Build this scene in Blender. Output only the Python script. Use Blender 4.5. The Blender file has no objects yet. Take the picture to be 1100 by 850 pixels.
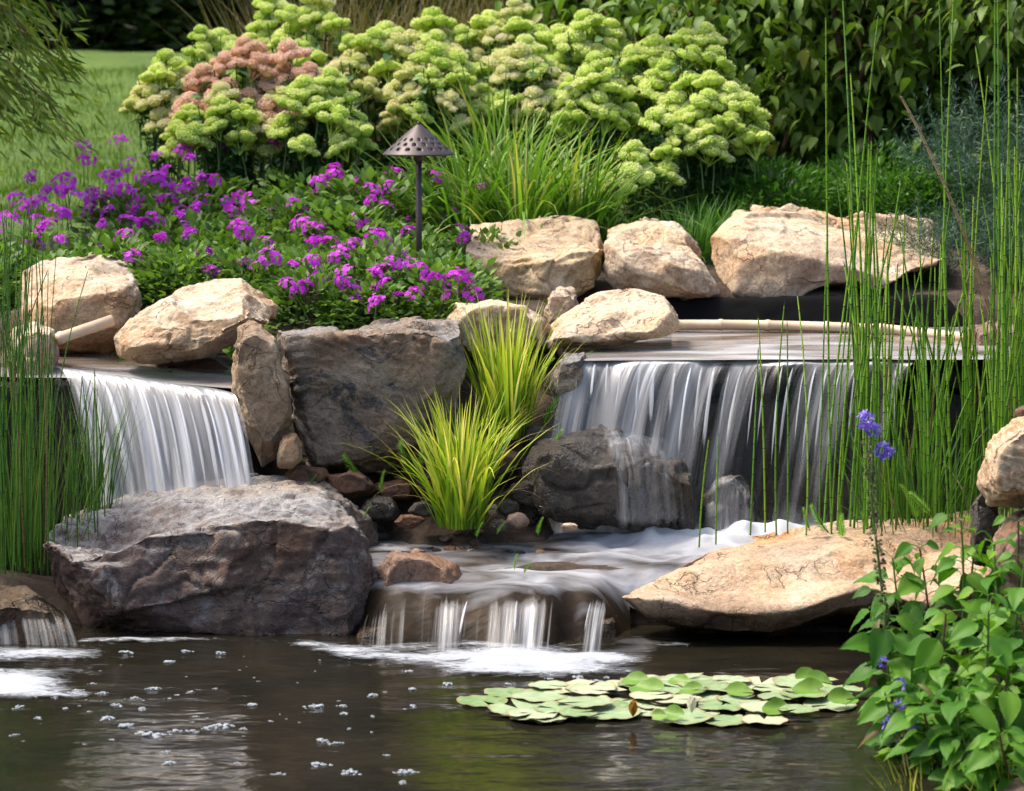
import bpy, bmesh, math, random
import numpy as np
from mathutils import Vector, Matrix, Euler
R = math.radians
S = bpy.context.scene
COL = S.collection
rng = np.random.default_rng(7)
random.seed(7)

# ------------------------------------------------------------------ camera
FPX = 3200.0; CAMZ = 2.0; PITCH = math.atan((425-60)/FPX)
cd = bpy.data.cameras.new('camera'); cam = bpy.data.objects.new('camera', cd); COL.objects.link(cam)
cam.location = (0, 0, CAMZ); cam.rotation_euler = (math.pi/2-PITCH, 0, 0)
cd.sensor_width = 36; cd.lens = 36*FPX/1100; cd.clip_start = .1; cd.clip_end = 1500
cd.dof.use_dof = True; cd.dof.focus_distance = 10.8; cd.dof.aperture_fstop = 5.0
S.camera = cam

# ------------------------------------------------------------------ sky, sun, exposure
SUN_EL, SUN_AZ = 62.0, -80.0          # azimuth measured from +Y (away from the camera) towards +X
w = bpy.data.worlds.new('World'); S.world = w; w.use_nodes = True
nt = w.node_tree; bg = nt.nodes['Background']
sky = nt.nodes.new('ShaderNodeTexSky'); sky.sky_type = 'NISHITA'; sky.sun_disc = False
sky.sun_elevation = R(SUN_EL); sky.sun_rotation = R(SUN_AZ)
sky.air_density = 1.0; sky.dust_density = 5.0; sky.ozone_density = 1.0
nt.links.new(sky.outputs[0], bg.inputs[0]); bg.inputs[1].default_value = .15
sd = bpy.data.lights.new('sun', 'SUN'); sun = bpy.data.objects.new('sun', sd); COL.objects.link(sun)
sd.energy = 2.35; sd.angle = R(14.0); sd.color = (1, .9, .76)
_d = Vector((math.sin(R(SUN_AZ))*math.cos(R(SUN_EL)), math.cos(R(SUN_AZ))*math.cos(R(SUN_EL)), math.sin(R(SUN_EL))))
sun.rotation_euler = _d.to_track_quat('Z', 'Y').to_euler()
vs = S.view_settings; vs.view_transform = 'Standard'; vs.look = 'None'; vs.gamma = 1; vs.exposure = 1.03
S.cycles.max_bounces = 8; S.cycles.transparent_max_bounces = 12; S.cycles.caustics_reflective = False
S.cycles.caustics_refractive = False; S.cycles.sample_clamp_indirect = 4

# ------------------------------------------------------------------ pixel + distance -> point
def P(px, py, Y):
    u = (px-550)/FPX; v = (425-py)/FPX
    c, s = math.cos(PITCH), math.sin(PITCH)
    dx, dy, dz = u, c+v*s, -s+v*c
    k = Y/dy
    return Vector((dx*k, Y, CAMZ+dz*k))
def G(px, py, z):
    a = P(px, py, 1.0); dz = a.z-CAMZ
    k = (z-CAMZ)/dz
    return Vector((a.x*k, k, z))

# ------------------------------------------------------------------ noise
def _h(ix, iy, iz, s):
    n = (ix.astype(np.uint32)*np.uint32(374761393)) ^ (iy.astype(np.uint32)*np.uint32(668265263)) ^ (iz.astype(np.uint32)*np.uint32(2147483647-1234567)) ^ np.uint32((s*2654435761) & 0xffffffff)
    n = (n ^ (n >> np.uint32(13)))*np.uint32(1274126177)
    n = (n ^ (n >> np.uint32(15)))*np.uint32(2246822519)
    n = n ^ (n >> np.uint32(16))
    return n.astype(np.float64)/4294967295.0
def vnoise(p, seed=0):
    p = np.asarray(p, float); i = np.floor(p).astype(np.int64); f = p-i
    u = f*f*f*(f*(f*6-15)+10); out = 0
    for a in (0, 1):
        for b in (0, 1):
            for c in (0, 1):
                wgt = (u[:, 0] if a else 1-u[:, 0])*(u[:, 1] if b else 1-u[:, 1])*(u[:, 2] if c else 1-u[:, 2])
                out = out+wgt*_h(i[:, 0]+a, i[:, 1]+b, i[:, 2]+c, seed)
    return out*2-1
def fbm(p, o=4, seed=0, g=.5, l=2.03):
    a = 1.0; t = 0; p = np.asarray(p, float)
    for k in range(o):
        t = t+a*vnoise(p, seed+k*17); p = p*l+3.1; a *= g
    return t
def worley(p, seed=0):
    p = np.asarray(p, float); i = np.floor(p).astype(np.int64)
    f1 = np.full(len(p), 9.); f2 = f1.copy(); cid = np.zeros(len(p))
    for a in (-1, 0, 1):
        for b in (-1, 0, 1):
            for c in (-1, 0, 1):
                q = [i[:, 0]+a, i[:, 1]+b, i[:, 2]+c]
                d = sum((q[k]+_h(q[0], q[1], q[2], seed+k+1)-p[:, k])**2 for k in range(3))**.5
                m = d < f1
                f2 = np.where(m, f1, np.minimum(f2, d)); cid = np.where(m, _h(q[0], q[1], q[2], seed+9), cid); f1 = np.where(m, d, f1)
    return f1, f2, cid
def sm(a, b, x):
    t = np.clip((x-a)/(b-a), 0, 1); return t*t*(3-2*t)

# ------------------------------------------------------------------ mesh and object helpers
def mesh(name, V, F, mat=None, attrs=None, uv=None, smooth=True, mats=None, mi=None):
    V = np.asarray(V, np.float32); F = np.asarray(F, np.int32); n = F.shape[1]
    me = bpy.data.meshes.new(name)
    me.vertices.add(len(V)); me.vertices.foreach_set('co', V.ravel())
    me.loops.add(F.size); me.loops.foreach_set('vertex_index', F.ravel())
    me.polygons.add(len(F)); me.polygons.foreach_set('loop_start', np.arange(0, F.size, n, dtype=np.int32))
    me.polygons.foreach_set('loop_total', np.full(len(F), n, np.int32))
    if smooth: me.polygons.foreach_set('use_smooth', np.ones(len(F), bool))
    for m in (mats or ([mat] if mat else [])): me.materials.append(m)
    if mi is not None: me.polygons.foreach_set('material_index', np.asarray(mi, np.int32))
    me.update(calc_edges=True)
    for k, a in (attrs or {}).items():
        at = me.attributes.new(k, 'FLOAT', 'POINT'); at.data.foreach_set('value', np.asarray(a, np.float32))
    if uv is not None:
        l = me.uv_layers.new(name='UVMap'); l.data.foreach_set('uv', np.asarray(uv, np.float32)[F.ravel()].ravel())
    return me
def tag(o, label=None, cat=None, group=None, kind=None):
    if label: o['label'] = label
    if cat: o['category'] = cat
    if group: o['group'] = group
    if kind: o['kind'] = kind
    return o
def link(name, me, parent=None, loc=None):
    o = bpy.data.objects.new(name, me); COL.objects.link(o)
    if loc is not None: o.location = loc
    if parent is not None: o.parent = parent
    return o
def empty(name, loc, label, cat, group=None, rz=0):
    o = bpy.data.objects.new(name, None); COL.objects.link(o); o.location = loc; o.rotation_euler = (0, 0, rz)
    o.empty_display_size = .1
    return tag(o, label, cat, group)
def copy_tree(o, parent=None, **kw):
    c = o.copy(); COL.objects.link(c)
    if parent is not None: c.parent = parent
    for ch in list(o.children): copy_tree(ch, c)
    for k, v in kw.items(): c[k] = v
    return c
class Acc:
    """collects pieces (quads/tris of equal size) and a random value per piece"""
    def __init__(s): s.V = []; s.F = []; s.r = []; s.n = 0
    def add(s, V, F, r=0.5):
        V = np.asarray(V, float); F = np.asarray(F, int)
        if F.shape[1] == 3: F = np.concatenate([F, F[:, 2:3]], 1) if False else F
        s.V.append(V); s.F.append(F+s.n); s.n += len(V)
        s.r.append(np.broadcast_to(np.asarray(r, float), (len(V),)))
    def mesh(s, name, mat, **k):
        return mesh(name, np.concatenate(s.V), np.concatenate(s.F), mat, attrs={'rnd': np.concatenate(s.r)}, **k)

def norm(a): return a/np.maximum(np.linalg.norm(a, axis=-1, keepdims=True), 1e-9)
def leaf_tpl(seg=4, width=.5, droop=.25, fold=.12, peak=.4, tip=1.0):
    if seg == 1: return np.array([(0, 0, 0), (peak, -width/2, fold), (1, 0, -droop), (peak, width/2, fold)]), np.array([(0, 1, 2, 3)])
    t = np.linspace(0, 1, seg+1); wd = np.sin(np.pi*t**(math.log(.5)/math.log(peak)))**tip*width/2
    wd[0] = width*.04; wd[-1] = .003
    V = []; F = []
    for i, (a, b) in enumerate(zip(t, wd)):
        z = -droop*a*a
        V += [(a, -b, z+fold*b*2), (a, 0, z), (a, b, z+fold*b*2)]
    for i in range(seg):
        k = i*3; F += [(k, k+3, k+4, k+1), (k+1, k+4, k+5, k+2)]
    return np.array(V), np.array(F)
def put(tpl, pos, d, up, s, wv=None):
    """copies of a template: x along d, z near up"""
    TV, TF = tpl; n = len(pos)
    X = norm(d); Z = up-(up*X).sum(1, keepdims=True)*X; Z = norm(Z); Yv = np.cross(Z, X)
    s = np.broadcast_to(np.asarray(s, float), (n,))[:, None, None]
    wv = 1.0 if wv is None else np.asarray(wv)[:, None, None]
    V = pos[:, None, :]+s*(TV[None, :, 0:1]*X[:, None, :]+wv*TV[None, :, 1:2]*Yv[:, None, :]+TV[None, :, 2:3]*Z[:, None, :])
    F = TF[None]+(np.arange(n)*len(TV))[:, None, None]
    return V.reshape(-1, 3), F.reshape(-1, TF.shape[1]), len(TV)
def blades(base, az, lean, length, width, curl, seg=7, rg=rng, twist=.6, wiggle=0.0):
    """grass blades: start angle `lean` from vertical, bending by `curl` radians along the length"""
    n = len(base); pts = np.zeros((n, seg+1, 3)); pts[:, 0] = base
    out = np.stack([np.cos(az), np.sin(az), np.zeros(n)], 1)
    tq = (np.arange(seg)+.5)/seg
    wob = rg.normal(0, wiggle, (n, seg)) if wiggle else np.zeros((n, seg))
    for i in range(seg):
        a = lean+curl*tq[i]**1.6+wob[:, i]
        pts[:, i+1] = pts[:, i]+(length/seg)[:, None]*(out*np.sin(a)[:, None]+np.array([0, 0, 1])*np.cos(a)[:, None])
    side = np.stack([-np.sin(az+rg.normal(0, twist, n)), np.cos(az+rg.normal(0, twist, n)), np.zeros(n)], 1); side = norm(side)
    t = np.linspace(0, 1, seg+1); wp = (1-t**2.2)*(.55+.45*np.minimum(t*4, 1)); wp[-1] = .02
    W = (width[:, None]*wp[None])[..., None]*side[:, None, :]*.5
    fold = np.array([0, 0, 1.])*0+out[:, None, :]*(width[:, None]*wp[None])[..., None]*.18
    V = np.stack([pts-W, pts+fold, pts+W], 2).reshape(-1, 3)
    F = []
    for i in range(seg):
        k = i*3; F += [(k, k+1, k+4, k+3), (k+1, k+2, k+5, k+4)]
    F = np.array(F)[None]+(np.arange(n)*3*(seg+1))[:, None, None]
    return V, F.reshape(-1, 4), 3*(seg+1), pts
def tube(pts, rad, n=6, cap=True):
    pts = np.asarray(pts, float); m = len(pts); rad = np.broadcast_to(np.asarray(rad, float), (m,))
    T = np.gradient(pts, axis=0); T = norm(T)
    ref = np.array([0, 0, 1.]) if abs(T[:, 2]).mean() < .8 else np.array([1., 0, 0])
    A = norm(np.cross(T, ref)); B = np.cross(T, A)
    th = np.linspace(0, 2*np.pi, n, endpoint=False)
    V = pts[:, None]+rad[:, None, None]*(np.cos(th)[None, :, None]*A[:, None]+np.sin(th)[None, :, None]*B[:, None])
    V = V.reshape(-1, 3); F = []
    for i in range(m-1):
        for j in range(n):
            k = (j+1) % n; F.append((i*n+j, i*n+k, (i+1)*n+k, (i+1)*n+j))
    if cap:
        c = len(V); V = np.concatenate([V, pts[:1], pts[-1:]])
        for j in range(0, n, 2):
            k = (j+1) % n; l = (j+2) % n
            F.append((c, l, k, j)); e = (m-1)*n; F.append((c+1, e+j, e+k, e+l))
    return V, np.array(F)

# ------------------------------------------------------------------ materials
def newmat(name):
    m = bpy.data.materials.new(name); m.use_nodes = True; nt = m.node_tree
    return m, nt, nt.nodes['Principled BSDF'], nt.nodes['Material Output']
def N(nt, t, **k):
    n = nt.nodes.new('ShaderNode'+t)
    for a, b in k.items():
        if a in n.inputs.keys() if isinstance(a, str) else False: n.inputs[a].default_value = b
        else: setattr(n, a, b)
    return n
def ramp(nt, fac, stops, interp='LINEAR'):
    r = nt.nodes.new('ShaderNodeValToRGB'); cr = r.color_ramp; cr.interpolation = interp
    while len(cr.elements) < len(stops): cr.elements.new(.5)
    for e, (p, c) in zip(cr.elements, stops):
        e.position = p; e.color = (*c, 1) if len(c) == 3 else c
    nt.links.new(fac, r.inputs[0]); return r.outputs[0]
def noise(nt, vec, scale, detail=4, rough=.55, dist=0.0, out=0):
    n = nt.nodes.new('ShaderNodeTexNoise'); n.inputs['Scale'].default_value = scale; n.inputs['Detail'].default_value = detail
    n.inputs['Roughness'].default_value = rough; n.inputs['Distortion'].default_value = dist
    nt.links.new(vec, n.inputs['Vector']); return n.outputs[out]
def mix(nt, fac, a, b, mode='MIX'):
    n = nt.nodes.new('ShaderNodeMix'); n.data_type = 'RGBA'; n.blend_type = mode
    for sock, v in ((n.inputs[0], fac), (n.inputs[6], a), (n.inputs[7], b)):
        if hasattr(v, 'links'): nt.links.new(v, sock)
        elif isinstance(v, (int, float)): sock.default_value = v
        else: sock.default_value = (*v, 1)
    return n.outputs[2]
def math_(nt, op, a, b=0.0, clamp=False):
    n = nt.nodes.new('ShaderNodeMath'); n.operation = op; n.use_clamp = clamp
    for s, v in ((n.inputs[0], a), (n.inputs[1], b)):
        if hasattr(v, 'links'): nt.links.new(v, s)
        else: s.default_value = v
    return n.outputs[0]
def mapping(nt, vec, scale=(1, 1, 1), loc=(0, 0, 0), rot=(0, 0, 0)):
    m = nt.nodes.new('ShaderNodeMapping'); m.inputs['Scale'].default_value = scale; m.inputs['Location'].default_value = loc
    m.inputs['Rotation'].default_value = rot; nt.links.new(vec, m.inputs['Vector']); return m.outputs[0]
def bump(nt, h, strength, dist, nrm=None):
    b = nt.nodes.new('ShaderNodeBump'); b.inputs['Strength'].default_value = strength; b.inputs['Distance'].default_value = dist
    nt.links.new(h, b.inputs['Height'])
    if nrm is not None: nt.links.new(nrm, b.inputs['Normal'])
    return b.outputs[0]

def leaf_mat(name, stops, rough=.5, trans=.3, spec=.4, jit=.0, tcol=None, vein=True):
    """leaf colour from the per-leaf value rnd, plus mottling"""
    m, nt, bs, out = newmat(name)
    at = nt.nodes.new('ShaderNodeAttribute'); at.attribute_name = 'rnd'
    oi = nt.nodes.new('ShaderNodeObjectInfo'); tc = nt.nodes.new('ShaderNodeTexCoord')
    nz = noise(nt, tc.outputs['Object'], 9, 3)
    f = math_(nt, 'ADD', at.outputs['Fac'], math_(nt, 'MULTIPLY', math_(nt, 'SUBTRACT', nz, .5), .35))
    f = math_(nt, 'ADD', f, math_(nt, 'MULTIPLY', math_(nt, 'SUBTRACT', oi.outputs['Random'], .5), .2+jit))
    c = ramp(nt, f, stops)
    nt.links.new(c, bs.inputs['Base Color']); bs.inputs['Roughness'].default_value = rough
    bs.inputs['Specular IOR Level'].default_value = spec
    if trans > 0:
        tr = nt.nodes.new('ShaderNodeBsdfTranslucent'); mx = nt.nodes.new('ShaderNodeMixShader'); mx.inputs[0].default_value = trans
        tcn = mix(nt, 1.0, c, tcol or (1.25, 1.35, .55), 'MULTIPLY')
        nt.links.new(tcn, tr.inputs[0]); nt.links.new(bs.outputs[0], mx.inputs[1]); nt.links.new(tr.outputs[0], mx.inputs[2])
        nt.links.new(mx.outputs[0], out.inputs[0])
    return m
def plain(name, c, rough=.6, metal=0.0, spec=.5):
    m, nt, bs, out = newmat(name)
    tc = nt.nodes.new('ShaderNodeTexCoord')
    nz = noise(nt, tc.outputs['Object'], 25, 5)
    nt.links.new(mix(nt, nz, [v*.75 for v in c], [min(1, v*1.2) for v in c]), bs.inputs['Base Color'])
    bs.inputs['Roughness'].default_value = rough; bs.inputs['Metallic'].default_value = metal
    bs.inputs['Specular IOR Level'].default_value = spec
    nt.links.new(bump(nt, nz, .3, .003), bs.inputs['Normal'])
    return m

def rock_mat(name, base, patch, vein, dark, wet_shade_z=None, top=None, patch_lo=.5, patch_hi=.6, vein_amt=.5, rough=.8, sc=1.0, strata=None, bumpk=1.0, dark_amt=.7, stain=.8):
    m, nt, bs, out = newmat(name); L = nt.links
    tc = nt.nodes.new('ShaderNodeTexCoord'); oi = nt.nodes.new('ShaderNodeObjectInfo'); geo = nt.nodes.new('ShaderNodeNewGeometry')
    off = nt.nodes.new('ShaderNodeVectorMath'); off.operation = 'ADD'
    sc3 = nt.nodes.new('ShaderNodeVectorMath'); sc3.operation = 'SCALE'; sc3.inputs['Scale'].default_value = 17.0
    cmb = nt.nodes.new('ShaderNodeCombineXYZ')
    for k in range(3): L.new(oi.outputs['Random'], cmb.inputs[k])
    L.new(cmb.outputs[0], sc3.inputs[0]); L.new(tc.outputs['Object'], off.inputs[0]); L.new(sc3.outputs[0], off.inputs[1])
    v = off.outputs[0]
    if strata: v2 = mapping(nt, v, strata)
    else: v2 = v
    big = noise(nt, v2, 3.2*sc, 7, .62, .6)
    mid = noise(nt, v2, 11*sc, 9, .68, .8)
    fine = noise(nt, v, 70*sc, 6, .7)
    grit = noise(nt, v, 230, 3, .7)
    c = ramp(nt, big, [(.34, base[0]), (.5, base[1]), (.64, base[2])])
    pm = ramp(nt, noise(nt, v2, 4.3*sc, 9, .7, 1.3), [(patch_lo, (0, 0, 0)), (patch_hi, (1, 1, 1))])
    c = mix(nt, pm, c, ramp(nt, mid, [(.38, patch[0]), (.62, patch[1])]))
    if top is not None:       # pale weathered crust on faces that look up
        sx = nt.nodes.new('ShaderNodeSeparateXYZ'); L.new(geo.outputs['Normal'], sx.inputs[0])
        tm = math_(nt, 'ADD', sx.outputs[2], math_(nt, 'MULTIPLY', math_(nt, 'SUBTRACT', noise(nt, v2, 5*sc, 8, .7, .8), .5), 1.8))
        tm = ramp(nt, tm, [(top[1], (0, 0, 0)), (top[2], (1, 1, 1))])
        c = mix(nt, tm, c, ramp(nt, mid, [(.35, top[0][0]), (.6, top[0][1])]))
    st = ramp(nt, noise(nt, v, 1.9*sc, 3, .5, .4), [(.36, (1.0, .74, .5)), (.48, (1, .96, .9)), (.55, (1, 1, 1)), (.66, (.74, .72, .74))])
    c = mix(nt, stain, c, st, 'MULTIPLY')
    # thin mineral veins and dark pits
    vn = nt.nodes.new('ShaderNodeTexVoronoi'); vn.feature = 'DISTANCE_TO_EDGE'; vn.inputs['Scale'].default_value = 5*sc
    ds = nt.nodes.new('ShaderNodeVectorMath'); ds.operation = 'ADD'
    dn = nt.nodes.new('ShaderNodeTexNoise'); dn.inputs['Scale'].default_value = 3*sc; dn.inputs['Detail'].default_value = 6
    L.new(v, dn.inputs['Vector']); sc4 = nt.nodes.new('ShaderNodeVectorMath'); sc4.operation = 'SCALE'; sc4.inputs['Scale'].default_value = 1.1
    L.new(dn.outputs['Color'], sc4.inputs[0]); L.new(v2, ds.inputs[0]); L.new(sc4.outputs[0], ds.inputs[1]); L.new(ds.outputs[0], vn.inputs['Vector'])
    edge = ramp(nt, vn.outputs['Distance'], [(0, (1, 1, 1)), (.035, (0, 0, 0))])
    brk = ramp(nt, noise(nt, v, 6, 4), [(.48, (0, 0, 0)), (.6, (1, 1, 1))])
    crack = math_(nt, 'MULTIPLY', edge, brk)
    c = mix(nt, math_(nt, 'MULTIPLY', crack, vein_amt), c, vein)
    dk = ramp(nt, mid, [(.28, (1, 1, 1)), (.42, (0, 0, 0))])
    c = mix(nt, math_(nt, 'MULTIPLY', dk, dark_amt), c, dark)
    c = mix(nt, 1.0, c, ramp(nt, fine, [(.3, (.6, .58, .56)), (.7, (1.22, 1.22, 1.22))]), 'MULTIPLY')
    c = mix(nt, 1.0, c, ramp(nt, grit, [(.3, (.72, .7, .68)), (.7, (1.2, 1.2, 1.2))]), 'MULTIPLY')
    rg = rough
    if wet_shade_z is not None:     # soaked band above the water line, also painting shade under the shelf
        sp = nt.nodes.new('ShaderNodeSeparateXYZ'); L.new(geo.outputs['Position'], sp.inputs[0])
        wz = math_(nt, 'ADD', sp.outputs[2], math_(nt, 'MULTIPLY', math_(nt, 'SUBTRACT', mid, .5), .16))
        wm = ramp(nt, math_(nt, 'ADD', wz, .5-wet_shade_z), [(.46, (1, 1, 1)), (.54, (0, 0, 0))])
        c = mix(nt, math_(nt, 'MULTIPLY', wm, .85), c, mix(nt, 1.0, c, (.2, .15, .11), 'MULTIPLY'))
        rr = ramp(nt, wm, [(0, (rough,)*3), (1, (.22,)*3)]); L.new(rr, bs.inputs['Roughness'])
    else:
        L.new(ramp(nt, mid, [(.3, (rough-.15,)*3), (.7, (min(1, rough+.1),)*3)]), bs.inputs['Roughness'])
    L.new(c, bs.inputs['Base Color']); bs.inputs['Specular IOR Level'].default_value = .35
    h = math_(nt, 'ADD', math_(nt, 'MULTIPLY', mid, .6), math_(nt, 'MULTIPLY', fine, .4))
    h = math_(nt, 'SUBTRACT', h, math_(nt, 'MULTIPLY', crack, .5)); h = math_(nt, 'ADD', h, math_(nt, 'MULTIPLY', grit, .07))
    L.new(bump(nt, h, .9*bumpk, .03/sc**.5), bs.inputs['Normal'])
    return m

M = {}
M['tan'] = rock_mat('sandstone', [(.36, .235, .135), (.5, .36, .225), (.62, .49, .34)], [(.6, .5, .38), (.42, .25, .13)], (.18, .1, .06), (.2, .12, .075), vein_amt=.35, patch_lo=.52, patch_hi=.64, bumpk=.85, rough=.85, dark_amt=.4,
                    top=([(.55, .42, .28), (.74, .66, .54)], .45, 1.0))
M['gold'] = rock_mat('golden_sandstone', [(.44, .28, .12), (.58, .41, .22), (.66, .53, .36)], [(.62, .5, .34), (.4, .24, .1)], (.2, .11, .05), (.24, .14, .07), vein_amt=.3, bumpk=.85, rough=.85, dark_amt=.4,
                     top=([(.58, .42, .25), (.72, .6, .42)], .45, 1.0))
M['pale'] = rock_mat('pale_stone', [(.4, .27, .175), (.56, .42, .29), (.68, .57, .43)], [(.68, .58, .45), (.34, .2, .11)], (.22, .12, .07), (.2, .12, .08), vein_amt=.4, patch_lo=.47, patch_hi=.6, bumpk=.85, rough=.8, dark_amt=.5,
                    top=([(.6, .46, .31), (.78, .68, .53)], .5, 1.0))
M['slab'] = rock_mat('wet_shaded_foot_sandstone', [(.44, .3, .18), (.58, .43, .29), (.66, .54, .41)], [(.64, .52, .38), (.46, .3, .18)], (.22, .13, .07), (.26, .16, .1), vein_amt=.25, bumpk=.85, rough=.82, wet_shade_z=.115, dark_amt=.35)  # wet foot, with the shade of the shelf's underside painted in
M['grey'] = rock_mat('grey_brown_stone', [(.085, .062, .06), (.14, .1, .09), (.21, .155, .125)], [(.15, .13, .13), (.36, .34, .33)], (.42, .34, .26), (.02, .018, .018), vein_amt=.25, patch_lo=.52, patch_hi=.6, rough=.75, wet_shade_z=.03,
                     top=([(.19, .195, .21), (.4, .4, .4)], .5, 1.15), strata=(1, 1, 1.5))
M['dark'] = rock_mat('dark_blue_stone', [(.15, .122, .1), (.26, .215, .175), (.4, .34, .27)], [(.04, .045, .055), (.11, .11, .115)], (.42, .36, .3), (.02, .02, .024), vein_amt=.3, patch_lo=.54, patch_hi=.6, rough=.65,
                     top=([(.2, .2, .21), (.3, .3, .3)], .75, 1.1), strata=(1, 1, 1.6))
M['brown'] = rock_mat('brown_stone', [(.2, .13, .075), (.33, .235, .15), (.45, .36, .25)], [(.5, .42, .32), (.16, .1, .06)], (.1, .06, .04), (.09, .06, .04), vein_amt=.4, rough=.7, dark_amt=.7)
M['wetrock'] = rock_mat('wet_grey_stone', [(.035, .032, .03), (.065, .057, .05), (.1, .088, .075)], [(.04, .037, .035), (.12, .1, .08)], (.2, .17, .15), (.015, .014, .013), vein_amt=.1, rough=.32)
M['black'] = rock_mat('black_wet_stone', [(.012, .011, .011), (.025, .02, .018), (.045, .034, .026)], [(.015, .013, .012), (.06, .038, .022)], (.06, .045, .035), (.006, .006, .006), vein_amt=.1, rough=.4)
M['ledge'] = rock_mat('ledge_stone', [(.055, .038, .022), (.1, .07, .042), (.16, .115, .075)], [(.06, .05, .03), (.2, .14, .09)], (.16, .11, .07), (.02, .015, .01), vein_amt=.1, rough=.25)
M['pink'] = rock_mat('pinkish_stone', [(.17, .1, .075), (.27, .175, .135), (.36, .26, .21)], [(.14, .1, .08), (.3, .21, .16)], (.12, .08, .06), (.07, .05, .04), rough=.45)
M['rust'] = rock_mat('rusty_stone', [(.09, .045, .03), (.15, .075, .045), (.22, .12, .07)], [(.07, .05, .045), (.2, .12, .08)], (.1, .06, .04), (.03, .02, .015), rough=.6)

# ------------------------------------------------------------------ rocks
def hull(pts):
    bm = bmesh.new()
    for p in pts: bm.verts.new(p)
    bmesh.ops.convex_hull(bm, input=bm.verts, use_existing_faces=False)
    loose = [v for v in bm.verts if not v.link_faces]
    if loose: bmesh.ops.delete(bm, geom=loose, context='VERTS')
    bmesh.ops.recalc_face_normals(bm, faces=bm.faces)
    me = bpy.data.meshes.new('hull'); bm.to_mesh(me); bm.free(); return me
def remesh(me, vox):
    o = bpy.data.objects.new('tmp', me); COL.objects.link(o)
    md = o.modifiers.new('r', 'REMESH'); md.mode = 'VOXEL'; md.voxel_size = vox; md.use_smooth_shade = True
    dg = bpy.context.evaluated_depsgraph_get(); dg.update()
    r = bpy.data.meshes.new_from_object(o.evaluated_get(dg)); bpy.data.objects.remove(o); bpy.data.meshes.remove(me)
    return r
def vnormals(me):
    a = np.zeros(len(me.vertices)*3, np.float32); me.vertex_normals.foreach_get('vector', a); return a.reshape(-1, 3).astype(float)
def getv(me):
    a = np.zeros(len(me.vertices)*3, np.float32); me.vertices.foreach_get('co', a); return a.reshape(-1, 3).astype(float)
def setv(me, V):
    me.vertices.foreach_set('co', V.astype(np.float32).ravel()); me.update()
def relax(me, it, k=.5):
    V = getv(me); e = np.zeros(len(me.edges)*2, np.int32); me.edges.foreach_get('vertices', e); e = e.reshape(-1, 2)
    deg = np.bincount(e.ravel(), minlength=len(V)).astype(float)[:, None]
    for _ in range(it):
        s = np.zeros_like(V)
        for c in range(3):
            s[:, c] = np.bincount(e[:, 0], V[e[:, 1], c], len(V))+np.bincount(e[:, 1], V[e[:, 0], c], len(V))
        V = V*(1-k)+k*s/np.maximum(deg, 1)
    setv(me, V)
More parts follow.
